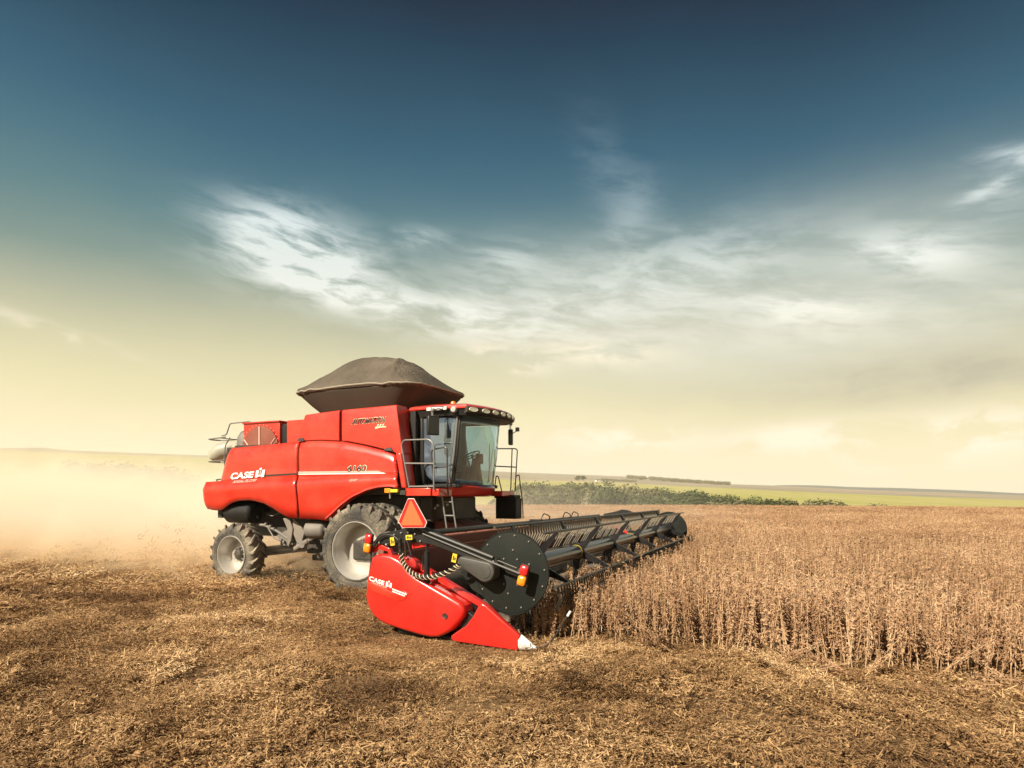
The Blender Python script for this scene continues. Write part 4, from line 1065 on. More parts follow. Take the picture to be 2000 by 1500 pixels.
# --- wheels
def tyre_mesh(Rt, rr, w, nl, lugw, text=None):
    """ag tyre: rounded carcass and two staggered rows of slanted lugs that wrap onto the shoulders"""
    mb = MB(); h = w / 2; Rb = Rt - .055
    mb.lathe([(rr, -h * .80), (rr + .02, -h * .88), (rr + (Rb - rr) * .35, -h * 1.0), (rr + (Rb - rr) * .62, -h * .985), (Rb - .055, -h * .90), (Rb - .012, -h * .74), (Rb, -h * .35), (Rb + .004, 0), (Rb, h * .35), (Rb - .012, h * .74), (Rb - .055, h * .90),
              (rr + (Rb - rr) * .62, h * .985), (rr + (Rb - rr) * .35, h * 1.0), (rr + .02, h * .88), (rr, h * .80)], 72)
    for s in (-1, 1):
        for i in range(nl):
            a0 = 2 * math.pi * (i + (.5 if s > 0 else 0)) / nl
            path = [(.03, 0., Rb - .02, Rt), (.35, -.12, Rb - .02, Rt), (.72, -.25, Rb - .03, Rt - .004), (.93, -.32, Rb - .07, Rt - .025), (1.0, -.345, Rb - .10, Rt - .085), (1.03, -.355, Rb - .14, Rb - .12)]
            vs = []; sp = 2 * math.pi / nl * 1.0
            for (t, da, r0, r1) in path:
                y = s * h * t * .97
                for (aa, r) in ((-lugw / Rt, r0), (-lugw * .62 / Rt, r1), (lugw * .62 / Rt, r1), (lugw / Rt, r0)):
                    a = a0 + da * sp * 2.2 + aa; vs.append((r * math.cos(a), y, r * math.sin(a)))
            fs = [(0, 1, 2, 3)]
            for k in range(len(path) - 1):
                b = k * 4
                for e in range(3): fs.append((b + e, b + e + 1, b + e + 5, b + e + 4))
            e = (len(path) - 1) * 4; fs.append((e, e + 1, e + 2, e + 3)); mb.add(vs, fs)
    for r, ht in ((rr + .05, .012), (Rb - .16, .010)): mb.tube([(r * math.cos(2 * math.pi * k / 64), -h * .985, r * math.sin(2 * math.pi * k / 64)) for k in range(64)], ht, 5, True)
    if text:
        for tx, st, stp in text: arc_letters(mb, tx, rr + (Rb - rr) * .50, -h * 1.0, st, stp, (Rb - rr) * .26)
    return mb
def rim_mesh(rr, w, depth, nb):
    mb = MB(); h = w / 2 * .84; y0 = -h
    mb.lathe([(rr + .025, y0 - .035), (rr + .035, y0 - .022), (rr + .03, y0), (rr - .005, y0 + .01), (rr - .012, y0 + .05), (rr - .045, y0 + .10), (rr - .05, y0 + depth - .03), (rr - .075, y0 + depth), (rr * .62, y0 + depth - .05), (rr * .42, y0 + depth - .04), (rr * .40, y0 + depth - .02)], 56)
    mb.lathe([(rr + .025, -(y0 - .035)), (rr + .03, -y0), (rr - .005, -(y0 + .01)), (rr - .05, -(y0 + .10)), (rr - .05, y0 + depth)], 56)
    mb.lathe([(rr + .025, y0 - .035), (rr + .012, y0 - .035), (rr - .005, y0 + .01)], 56)
    return mb, y0 + depth
def wheel(name, Rt, rr, w, depth, nl, lugw, nb, text=None):
    mb, yd = rim_mesh(rr, w, depth, nb); o = mb.build(name, M['rim'], H, 0, 40)
    t = tyre_mesh(Rt, rr, w, nl, lugw, text).build('tyre', M['rubber'], o, 0, 42)
    mb = MB(); mb.lathe([(rr * .43, yd - .03), (rr * .30, yd - .05), (rr * .26, yd - .13), (rr * .20, yd - .15), (.01, yd - .15)], 24)
    mb.mi = 1
    for i in range(nb): a = 2 * math.pi * i / nb; mb.lathe([(0, yd - .10), (.022, yd - .10), (.024, yd - .03)], 6, 'Y', (rr * .36 * math.cos(a), 0, rr * .36 * math.sin(a)))
    mb.build('hub', [M['dark'], M['steel']], o, 0, 40)
    return o
def copy_tree(o, parent):
    c = o.copy(); col.objects.link(c); c.parent = parent
    for ch in list(o.children):
        copy_tree(ch, c)
    return c
fw = wheel('front_wheel', .99, .585, .50, .36, 21, .045, 10, [('GOODYEAR', R(56), R(-8.5)), ('RADIAL', R(138), R(-7.)), ('DYNA TORQUE', R(302), R(-6.5))])
fw.location = (0, -2.02, .93); fw.rotation_euler = (0, R(7), 0)
for (y, fl) in ((-1.45, 0), (1.45, 1), (2.02, 1)):
    c = copy_tree(fw, H); c.location = (0, y, .93); c.rotation_euler = (0, R(23 * y), R(180) if fl else 0)
rw = wheel('rear_wheel', .745, .425, .46, .30, 18, .04, 8, [('TORQUE', R(300), R(-8.5)), ('RADIAL', R(62), R(-8.))])
rw.location = (-3.77, -1.90, .685)
c = copy_tree(rw, H); c.location = (-3.77, 1.90, .685); c.rotation_euler = (0, R(20), R(180))

# --- cab
CX0, CX1, CY = .66, 1.80, .95
mb = MB()
mb.box((.60, -1.12, 2.30), (.74, 1.12, 3.95)); mb.box((.70, -.98, 2.26), (1.74, .98, 2.34)); mb.box((.74, -.98, 2.34), (.86, .98, 3.90))
mb.box((.70, -.98, 3.82), (1.74, .98, 3.90))
for s in (-1, 1):
    mb.tube([(1.60, s * .955, 2.34), (1.70, s * .955, 3.0), (1.78, s * .955, 3.84)], .030, 8)
    mb.tube([(.86, s * .965, 2.34), (.80, s * .965, 3.86)], .035, 8)
cab = mb.build('cab', M['black'], H, .012)
mb = MB(); mb.tube([(1.535, -.97, 2.36), (1.64, -.985, 3.0), (1.72, -.97, 3.80)], .030, 8); mb.build('door_pillar', M['railgrey'], cab)
# door glass, lightly bowed
def sheet(pts_fn, nu, nv, name, m_, parent, solid=.012):
    mb = MB(); vs = [pts_fn(i / nu, j / nv) for i in range(nu + 1) for j in range(nv + 1)]
    mb.add(vs, [(i * (nv + 1) + j, (i + 1) * (nv + 1) + j, (i + 1) * (nv + 1) + j + 1, i * (nv + 1) + j + 1) for i in range(nu) for j in range(nv)])
    return mb.build(name, m_, parent, 0, 60, solid)
for s in (-1, 1):
    def dg(u, v_, s=s):
        z = 2.38 + (3.80 - 2.38) * v_; xr = .87 + (.30 * max(0, (2.62 - z) / .24) ** 1.5 if z < 2.62 else 0) * .8; xf = 1.535 + (z - 2.36) * .130
        return (xr + (xf - xr) * u, s * (.975 + .05 * math.sin(math.pi * u) * .6), z)
    sheet(dg, 12, 10, 'door_glass', M['glassdoor'] if s < 0 else M['glass'], cab, .008)
def wsg(u, v_):
    a = (u - .5) * 2; z = 2.32 + (3.80 - 2.32) * v_; xe = 1.60 + (z - 2.36) * .125
    return (xe + .30 * (1 - abs(a) ** 2.4), a * .965, z - .05 * (1 - v_) * (1 - a * a))
sheet(wsg, 24, 10, 'windscreen', M['glass'], cab, .008)
# red sill under the windscreen
mb = MB(); vs = []; n_ = 20
for i in range(n_ + 1):
    a = (i / n_ - .5) * 2; x = 1.61 + .30 * (1 - abs(a) ** 2.4); y = a * .97
    zt = 2.335 - .05 * (1 - a * a)
    vs += [(x + .01, y, zt), (x + .03, y, zt - .03), (x - .03, y, 2.12), (x - .12, y, 2.06), (1.2, y * .98, 2.06), (1.2, y * .98, zt)]
fs = [(i * 6 + k, i * 6 + (k + 1) % 6, (i + 1) * 6 + (k + 1) % 6, (i + 1) * 6 + k) for i in range(n_) for k in range(6)] + [tuple(range(6)), tuple(range(n_ * 6, n_ * 6 + 6))]
mb.add(vs, fs); mb.build('cab_sill', M['red'], cab, 0, 40)
# seat, console and steering wheel seen through the glass
mb = MB(); mb.box((1.02, -.27, 2.62), (1.46, .27, 2.76)); mb.hexa([(.96, -.26, 2.74), (1.10, -.26, 2.74), (1.10, .26, 2.74), (.96, .26, 2.74)], [(.88, -.22, 3.42), (.98, -.22, 3.42), (.98, .22, 3.42), (.88, .22, 3.42)]); mb.box((1.08, -.18, 2.34), (1.38, .18, 2.62)); mb.build('seat', M['seat'], cab, .04)
mb = MB(); mb.hexa([(1.50, -.16, 2.34), (1.78, -.16, 2.34), (1.78, .16, 2.34), (1.50, .16, 2.34)], [(1.60, -.10, 2.95), (1.70, -.10, 2.95), (1.70, .10, 2.95), (1.60, .10, 2.95)]); mb.box((1.02, -.50, 2.60), (1.52, -.34, 2.84)); mb.build('console', M['seat'], cab, .03)
mb = MB(); c0 = V3((1.54, 0, 3.02)); ax = V3((-.45, 0, .9)).normalized(); u_ = V3((0, 1, 0)); w_ = ax.cross(u_)
ring_ = [c0 + (u_ * math.cos(2 * math.pi * k / 28) + w_ * math.sin(2 * math.pi * k / 28)) * .20 for k in range(28)]
mb.tube(ring_, .015, 6, True); mb.tube([c0, c0 - ax * .22], .02, 6)
for k in (0, 9, 19): mb.tube([c0, ring_[k]], .011, 5)
mb.build('steering_wheel', M['black'], cab)
for pq, rq in (([(1.90, .18, 2.40), (1.89, .24, 3.3)], .010), ([(1.90, .12, 2.40), (1.87, .45, 3.2)], .008)):
    mb = MB(); mb.tube(pq, rq, 6); mb.build('wiper', M['black'], cab)
mb = MB(); mb.box((1.36, .52, 2.86), (1.44, .80, 3.10)); mb.tube([(1.40, .70, 2.34), (1.40, .68, 2.9)], .02, 6); mb.build('monitor', M['black'], cab, .01)
# roof
mb = MB(); vs = []; fs = []
def roofpt(a, k):
    """outline of the roof: straight sides, bowed nose"""
    t = (a - .5) * 2
    return (2.02 + .37 * (1 - abs(t) ** 2.2), t * 1.12)
n_ = 24; L0 = [(.52, -1.04), (1.2, -1.12)] + [roofpt(i / n_, 0) for i in range(n_ + 1)] + [(1.2, 1.12), (.52, 1.04)]
m_ = len(L0); cxy = (1.3, 0)
for (k, z, dz) in ((.95, 3.965, .0), (.995, 3.975, .0), (1.0, 4.0, .0), (.985, 4.045, 0), (.90, 4.085, 0), (.60, 4.115, 0), (.2, 4.125, 0)):
    for (x, y) in L0: vs.append((cxy[0] + (x - cxy[0]) * k, y * k, z - max(0, x - 1.5) * .055 * (1 if z > 3.95 else .6)))
for r in range(6):
    for i in range(m_): fs.append((r * m_ + i, r * m_ + (i + 1) % m_, (r + 1) * m_ + (i + 1) % m_, (r + 1) * m_ + i))
fs += [tuple(range(m_))[::-1], tuple(range(6 * m_, 7 * m_))]
mb.add(vs, fs); roof = mb.build('cab_roof', M['red'], H, 0, 40)
mb = MB(); vs = []; fs = []
for (k, z) in ((.97, 3.82), (1.0, 3.968), (.4, 3.97), (.4, 3.815)):
    for (x, y) in L0: vs.append((cxy[0] + (x - cxy[0]) * k * .96, y * k * .97, z - max(0, x - 1.5) * .03))
for r in range(4):
    for i in range(m_): fs.append((r * m_ + i, r * m_ + (i + 1) % m_, ((r + 1) % 4) * m_ + (i + 1) % m_, ((r + 1) % 4) * m_ + i))
mb.add(vs, fs); mb.build('roof_underside', M['black'], roof, 0, 40)
# light bar across the nose with six lamps
mb = MB(); vs = []
for i in range(n_ + 1):
    x, y = roofpt(i / n_, 0); vs += [(x - .02, y, 4.02), (x + .035, y * 1.02, 4.00), (x + .03, y * 1.02, 3.885), (x - .06, y, 3.85)]
fs = [(i * 4 + k, i * 4 + (k + 1) % 4, i * 4 + 4 + (k + 1) % 4, i * 4 + 4 + k) for i in range(n_) for k in range(4)] + [(0, 1, 2, 3), (n_ * 4, n_ * 4 + 1, n_ * 4 + 2, n_ * 4 + 3)]
mb.add([(a, b, c_ - max(0, a - 1.5) * .05) for a, b, c_ in vs], fs); mb.build('light_bar', M['dark'], roof, .006)
for i in range(8):
    a = .06 + i * .88 / 7; x, y = roofpt(a, 0); x2, y2 = roofpt(a + .01, 0); tn = V3((x2 - x, y2 - y, 0)).normalized(); nn = V3((tn.y, -tn.x, 0)); 
    c0 = V3((x, y * 1.02, 3.945 - max(0, x - 1.5) * .05)) + nn * .036
    mb = MB(); vs = []; 
    for (r, e) in ((.10, .0), (.088, .016), (.07, .012)):
        for k in range(20): q = 2 * math.pi * k / 20; vs.append(c0 + tn * math.cos(q) * r * 1.15 + V3((0, 0, 1)) * math.sin(q) * r * .50 + nn * e)
    fs = [(r * 20 + k, r * 20 + (k + 1) % 20, (r + 1) * 20 + (k + 1) % 20, (r + 1) * 20 + k) for r in range(2) for k in range(20)]
    mb.add(vs, fs); mb.mi = 1; mb.add([vs[40 + k] for k in range(20)], [tuple(range(20))]); mb.build('roof_lamp', [M['cream'], M['lamp']], roof, 0, 40)
mb = MB(); mb.lathe([(.0, .16), (.045, .15), (.06, .12), (.06, .03), (.07, 0)], 16, 'Z', (1.40, -.60, 4.04)); mb.build('beacon', M['amber'], roof)
mb = MB(); mb.lathe([(.0, -.08), (.06, -.07), (.075, 0), (.05, .06), (0, .07)], 16, 'Y', (1.72, -1.10, 3.93)); mb.build('work_light', M['lamp'], roof)
mb = MB(); mb.box((1.05, -1.16, 3.93), (1.55, -1.13, 4.0)); mb.build('roof_trim', M['white'], roof, .006)
# mirrors
def mirror(s, x, y, zc, w, h, rot):
    mb = MB(); Rm = Matrix.Rotation(rot, 3, 'Z')
    mb.box((x - .05, y - w / 2, zc - h / 2), (x + .06, y + w / 2, zc + h / 2), Rm, (x, y, zc))
    o = mb.build('mirror', M['blackgloss'], H, .025)
    mb = MB(); mb.box((x - .058, y - w * .43, zc - h * .45), (x - .0515, y + w * .43, zc + h * .45), Rm, (x, y, zc)); mb.build('mirror_glass', M['lamp'], o)
    mb = MB(); mb.bend([(x, y, zc + h / 2), (x, y, zc + h / 2 + .10), (x + .04, y - s * .12, zc + h / 2 + .17), (x + .15, s * 1.05, 3.93)], .015, .05); mb.bend([(x - .04, y + .02, zc + h / 2), (x - .06, y + .02, zc + h / 2 + .22), (x + .20, s * 1.06, 3.99)], .010, .06)
    mb.lathe([(0, -.04), (.04, -.03), (.04, .03), (0, .04)], 10, 'Y', (x, y, zc + h / 2 + .13)); mb.build('mirror_arm', M['railgrey'], o)
    return o
mirror(-1, 1.36, -1.40, 3.57, .27, .41, R(-28))
mirror(1, 1.84, 1.52, 3.56, .14, .40, R(20))
mb = MB(); mb.box((1.98, 1.50, 3.70), (2.06, 1.58, 3.80)); mb.tube([(1.84, 1.5, 3.62), (2.02, 1.54, 3.72)], .012, 6); mb.build('work_light', M['black'], H, .01)

# --- platform, rails, ladder
mb = MB(); mb.box((.80, -1.60, 2.075), (1.43, -1.0, 2.24)); mb.box((1.43, -1.55, 2.075), (1.60, -1.0, 2.22)); mb.build('platform', M['red'], H, .01)
mb = MB(); mb.box((.82, 1.0, 2.07), (1.85, 1.75, 2.20)); mb.build('platform', M['red'], H, .01)
mb = MB(); mb.box((.84, -1.57, 2.243), (1.42, -1.02, 2.262)); mb.build('tread_plate', M['dark'], H)
def rail(pts_list, m_, r=.017):
    mb = MB()
    for p in pts_list: mb.bend(p, r, .08)
    return mb.build('handrail', m_, H)
rail([[(.90, -1.6, 2.25), (.70, -1.6, 3.17), (.76, -1.6, 3.265), (1.40, -1.6, 3.26), (1.51, -1.6, 3.15), (1.51, -1.6, 2.2)], [(.80, -1.6, 2.77), (1.51, -1.6, 2.75)], [(.90, -1.6, 2.275), (1.51, -1.6, 2.275)]], M['railgrey'])
rail([[(1.46, -1.5, 2.40), (1.41, -1.5, 2.66), (1.39, -1.5, 3.05), (1.77, -1.5, 3.10), (1.78, -1.5, 2.30), (1.62, -1.2, 2.1)], [(1.42, -1.5, 2.66), (1.77, -1.5, 2.69)]], M['rail'])
rail([[(1.26, 1.70, 2.2), (1.30, 1.70, 3.30), (1.95, 1.70, 3.28), (1.88, 1.70, 2.2)], [(1.28, 1.70, 2.85), (1.92, 1.70, 2.81)], [(1.80, 1.70, 3.27), (1.76, 1.70, 2.2)]], M['rail'], .015)
rail([[(1.95, 1.8, 2.62), (2.05, 1.8, 1.9), (2.06, 1.8, 1.5)], [(1.95, 1.8, 2.62), (1.86, 1.8, 2.58), (1.84, 1.8, 2.2)], [(1.30, 1.8, 2.60), (1.36, 1.8, 2.58), (1.46, 1.8, 2.2)], [(1.30, 1.8, 2.60), (1.24, 1.8, 2.2)]], M['rail'], .015)
mb = MB(); mb.bend([(1.50, -1.25, 2.06), (1.56, -1.25, 1.7), (1.66, -1.25, 1.1)], .018); mb.bend([(1.74, -1.25, 2.06), (1.79, -1.25, 1.7), (1.90, -1.25, 1.1)], .018)
for t in (.12, .42, .72, .98): mb.tube([(1.50 + .16 * t, -1.25, 2.06 - .96 * t), (1.74 + .16 * t, -1.25, 2.06 - .96 * t)], .016, 6)
mb.build('ladder', M['railgrey'], H)
mb = MB(); mb.box((1.45, 1.45, 1.50), (2.02, 1.82, 2.02)); mb.box((1.42, 1.42, 2.02), (2.0, 1.80, 2.10)); mb.build('step_box', M['black'], H, .02)
for p in ((1.05, 1.80), (1.12, 1.86), (1.38, 1.88), (1.30, 1.74)):
    mb = MB(); mb.lathe([(0, -.05), (.03, -.04), (.03, .04)], 8, 'Y', (p[0], -.80, p[1])); mb.build('hydraulic_fitting', M['steel'], H)
mb = MB(); mb.box((.75, -.95, 1.5), (1.05, .95, 2.06)); mb.box((.9, -.78, 1.55), (1.55, .2, 2.06)); mb.build('cab_base', M['dark'], H, .03)
# feeder house
mb = MB(); mb.hexa([(.9, -.62, .85), (2.62, -.62, .42), (2.62, .62, .42), (.9, .62, .85)], [(.9, -.62, 1.55), (2.62, -.62, 1.28), (2.62, .62, 1.28), (.9, .62, 1.55)]); mb.build('feeder_house', M['dustyred'], H, .03)
mb = MB(); mb.tube([(1.0, -.75, .95), (2.5, -.75, .62)], .06, 10); mb.tube([(1.0, .75, .95), (2.5, .75, .62)], .06, 10); mb.build('lift_ram', M['dark'], H)

# ------------------------------------------------------------------ header with its reel
YN, YF = -5.10, 7.05
mb = MB()
mb.box((2.62, YN + .25, .16), (2.72, YF - .25, 1.20))                      # back sheet
mb.box((2.50, YN + .25, 1.18), (2.66, YF - .25, 1.36))                     # top beam
mb.box((2.50, YN + .25, .20), (2.62, YF - .25, .42))
HD = mb.build('header', M['dustyred'], H, .01)
mb = MB(); mb.hexa([(2.722, YN + .25, .22), (4.55, YN + .25, .06), (4.55, YF - .25, .06), (2.722, YF - .25, .22)], [(2.722, YN + .25, .30), (4.55, YN + .25, .10), (4.55, YF - .25, .10), (2.722, YF - .25, .30)]); mb.build('header_floor', M['dark'], HD)
mb = MB(); mb.hexa([(2.80, YN + .30, .32), (4.40, YN + .30, .125), (4.40, YF - .30, .125), (2.80, YF - .30, .32)], [(2.80, YN + .30, .335), (4.40, YN + .30, .14), (4.40, YF - .30, .14), (2.80, YF - .30, .335)]); mb.build('draper_belt', M['belt'], HD)
mb = MB()
for i in range(78):
    y = YN + .4 + i * (YF - YN - .8) / 77; mb.hexa([(4.55, y - .02, .06), (4.68, y - .006, .075), (4.68, y + .006, .075), (4.55, y + .02, .06)], [(4.55, y - .02, .10), (4.68, y - .006, .09), (4.68, y + .006, .09), (4.55, y + .02, .10)])
mb.build('cutter_bar', M['dark'], HD)
mb = MB(); mb.lathe([(.20, -5.0), (.20, 5.0)], 20, 'Y', (3.05, 1.0, .62)); mb.build('auger', M['dark'], HD)
EP = [(2.54, .95), (2.56, 1.08), (2.61, 1.155), (2.70, 1.205), (2.82, 1.215), (2.95, 1.20), (3.08, 1.15), (3.18, 1.09), (3.27, .98), (3.40, .90), (3.60, .81), (3.95, .66), (4.10, .595), (4.16, .54), (4.18, .46), (4.15, .38), (4.07, .29), (3.96, .18), (3.87, .125), (3.76, .075), (3.62, .06), (3.45, .075), (3.1, .13), (2.85, .18), (2.72, .23), (2.62, .30), (2.54, .41), (2.49, .56)]
DV = [(4.46, .61), (4.52, .585), (4.74, .42), (5.02, .22), (4.995, .015), (4.6, .03), (4.05, .05), (3.985, .075), (3.985, .12), (4.08, .19), (4.22, .28), (4.33, .42), (4.41, .56)]
for (y, s) in ((YN, -1), (YF, 1)):
    mb = MB(); mb.prism(EP, y + s * .03, y - s * .26, .01, .055); ep = mb.build('end_panel', M['redheader'], HD, 0, 30)
    # divider: snout that narrows to a point
    mb = MB(); rings = []
    cz = .14
    vs = []
    nD = len(DV)
    for (dy, k) in ((.035, .985), (.02, 1.0), (-.10, 1.0), (-.24, .93)):
        for (x, z) in DV:
            tt = max(0, min(1, (x - 4.0) / 1.05)); y_ = y + s * (.02 + (dy if dy > 0 else dy * (1 - .75 * tt)) - .02 * tt)
            vs.append((4.5 + (x - 4.5) * k, y_, .15 + (z - .15) * k))
    fs = [tuple(range(nD)), tuple(range(3 * nD, 4 * nD))[::-1]] + [(r * nD + i, r * nD + (i + 1) % nD, (r + 1) * nD + (i + 1) % nD, (r + 1) * nD + i) for r in range(3) for i in range(nD)]
    mb.add(vs, fs); mb.build('crop_divider', M['redheader'], HD, .012, 30)
    mb = MB(); vs = []; nn_ = 14
    for (x, zc, rz, ry) in ((5.00, .118, .108, .075), (5.04, .112, .098, .068), (5.12, .088, .066, .048), (5.20, .068, .034, .028), (5.235, .062, .018, .016), (5.245, .060, .004, .004)):
        for k in range(nn_): a = 2 * math.pi * k / nn_; vs.append((x, y - s * .035 + math.cos(a) * ry, zc + math.sin(a) * rz))
    mb.add(vs, [(r * nn_ + i, r * nn_ + (i + 1) % nn_, (r + 1) * nn_ + (i + 1) % nn_, (r + 1) * nn_ + i) for r in range(5) for i in range(nn_)] + [tuple(range(nn_)), tuple(range(5 * nn_, 6 * nn_))[::-1]])
    mb.build('divider_tip', M['white'], HD, 0, 60)
    mb = MB(); mb.tube([(5.22, y - s * .03, .07), (5.33, y - s * .03, .085), (5.42, y - s * .03, .14), (5.52, y - s * .03, .28), (5.62, y - s * .03, .45), (5.67, y - s * .03, .52)], .012, 8); mb.mi = 1; mb.tube([(5.67, y - s * .03, .52), (5.71, y - s * .03, .585)], .017, 8); mb.build('divider_rod', [M['rail'], M['white']], HD)
    mb = MB(); mb.hexa([(3.30, y - s * .24, .99), (3.36, y - s * .24, .96), (3.36, y - s * .30, .96), (3.30, y - s * .30, .99)], [(4.30, y - s * .24, .62), (4.30, y - s * .24, .56), (4.30, y - s * .30, .56), (4.30, y - s * .30, .62)]) if False else mb.prism([(3.05, 1.13), (3.40, .93), (4.32, .50), (4.36, .56), (3.44, 1.00), (3.10, 1.19)], y - s * .20, y - s * .30); mb.build('end_flange', M['redheader'], HD)
    mb = MB(); mb.prism([(2.72, .30), (2.72, 1.10), (3.2, 1.05), (4.3, .55), (4.5, .40), (4.5, .12)], y - s * .265, y - s * .285); mb.build('end_sheet', M['blackgloss'], HD)
    if s < 0:
        EPN = ep
# relief and decals on the near end panel (sub-parts of the header)
mb = MB(); mb.prism([(2.53, .695), (3.00, .545), (3.09, .535), (3.22, .575), (3.27, .67), (3.18, .70), (3.10, .665), (2.98, .665), (2.56, .80)], YN - .038, YN - .02, 0, .008); mb.build('panel_relief', M['red'], HD, 0, 30)
mb = MB(); mb.add([(2.99, YN - .0385, .700), (3.23, YN - .0385, .640), (3.25, YN - .0385, .655), (2.99, YN - .0385, .722)], [(0, 1, 2, 3)]); mb.add([(2.99, YN - .0385, .670), (3.20, YN - .0385, .615), (3.22, YN - .0385, .628), (2.99, YN - .0385, .688)], [(0, 1, 2, 3)]); mb.build('stripe', M['white'], HD, 0, 0)
logo(HD, 2.575, .815, YN - .036, .40, .085, -.235, 'TERRAFLEX')
for (x, z, r) in ((3.88, .39, .040), (4.32, .125, .030)):
    mb = MB(); mb.lathe([(r, -.006), (r * .8, -.003), (0, .0)], 20, 'Y', (x, YN - .040, z)); mb.build('panel_hole', M['ink'], HD)
mb = MB(); mb.prism([(3.0, .14), (3.95, .06), (3.95, .02), (3.0, .05)], YN + .10, YN + .28); mb.build('skid_shoe', M['black'], HD, .01); mb = MB(); mb.prism([(4.1, .5), (4.35, .35), (4.35, .1), (4.05, .1)], YN + .08, YN + .2); mb.build('skid_shoe', M['black'], HD, .01)

# reel
RX, RZ, RR = 4.85, 1.09, .63
def reel_pt(a, r=RR): return RX + r * math.cos(a), RZ + r * math.sin(a)
y0r, y1r = YN + .22, YF - .22
mb = MB(); mb.lathe([(.0, y0r), (.118, y0r), (.118, y1r), (0, y1r)], 24, 'Y', (RX, 0, RZ)); RT = mb.build('reel_tube', M['blackgloss'], HD)
DSC = []
for k in range(48):
    a = 2 * math.pi * k / 48; r = .555
    x, z = 4.81 + r * math.cos(a), 1.035 + r * math.sin(a)
    if math.sin(a) < -.5 and abs(math.cos(a)) < .9: z -= .05 * (1 - abs(math.cos(a)))
    DSC.append((x, z))
for (y, s) in ((YN + .16, -1), (YF - .16, 1)):
    mb = MB(); mb.prism(DSC, y + s * .012, y - s * .012, 0, .006)
    mb.prism([(4.02, .98), (4.35, 1.28), (4.62, 1.50), (5.0, 1.1), (5.1, .62), (4.92, .46), (4.55, .58), (4.2, .75)], y - s * .0125, y - s * .02)
    mb.tube([(4.81 + .548 * math.cos(2 * math.pi * k / 56), y + s * .012, 1.035 + .548 * math.sin(2 * math.pi * k / 56)) for k in range(56)], .009, 5, True)
    for rr_, nn_, of in ((.50, 14, .1), (.30, 6, .4), (.20, 6, 0.)):
        for k in range(nn_):
            a = of + 2 * math.pi * k / nn_; mb.mi = 1; mb.lathe([(0, -.010 if s < 0 else .010), (.011, -.008 if s < 0 else .008), (.013, 0)], 8, 'Y', (4.81 + rr_ * math.cos(a), y + s * .021, 1.035 + rr_ * math.sin(a)))
    mb.build('reel_disc', [M['disc'], M['grey']], HD, 0, 40)
NBAT = 5; ang0 = R(49)
for b in range(NBAT):
    a = ang0 + b * 2 * math.pi / NBAT; x, z = reel_pt(a); mb = MB()
    mb.tube([(x, y0r, z), (x, y1r, z)], .020, 8)
    nt = 104
    mb.mi = 1 if b < 2 else 0  # sunlit tone for upper tines, darker paint where lower ones sit in shade
    for i in range(nt):
        y = y0r + .1 + i * (y1r - y0r - .2) / (nt - 1)
        lean = -.10
        if b == 0:
            if i % 4 == 3: continue
            mb.tube([(x, y, z), (x - .05, y, z - .02), (x - .15, y, z - .12), (x - .24, y, z - .27)], [.010, .009, .007, .005], 4, False, False); continue
        mb.tube([(x, y, z), (x + .012, y, z - .03), (x + .03, y, z - .16), (x - .05, y, z - .33)], [.015, .014, .012, .007], 4, False, False)
    mb.build('reel_bat', [M['rail'], M['tine']], HD, 0, 40)
nsp = 6
for i in range(nsp):
    y = y0r + .55 + i * (y1r - y0r - 1.1) / (nsp - 1); mb = MB()
    mb.lathe([(.15, -.03), (.15, .03), (.11, .03), (.11, -.03), (.15, -.03)], 20, 'Y', (RX, y, RZ))
    for b in range(NBAT):
        a = ang0 + b * 2 * math.pi / NBAT; c_, s_ = math.cos(a), math.sin(a)
        p = lambda r, w: (RX + r * c_ - w * s_, RZ + r * s_ + w * c_)
        mb.prism([p(.11, -.07), p(.11, .07), p(.60, .024), p(.65, 0), p(.60, -.024)], y - .012, y + .012)
        mb.lathe([(0, -.02), (.018, -.02), (.018, .02)], 6, 'Y', (RX + .20 * c_, y, RZ + .20 * s_))
    mb.build('reel_spider', M['blackgloss'], HD, 0, 40)
for y in (-2.3, 1.6):
    mb = MB(); mb.lathe([(.1195, -.012), (.124, 0), (.1195, .012)], 24, 'Y', (RX, y, RZ)); mb.build('tube_band', M['yellow'], HD)
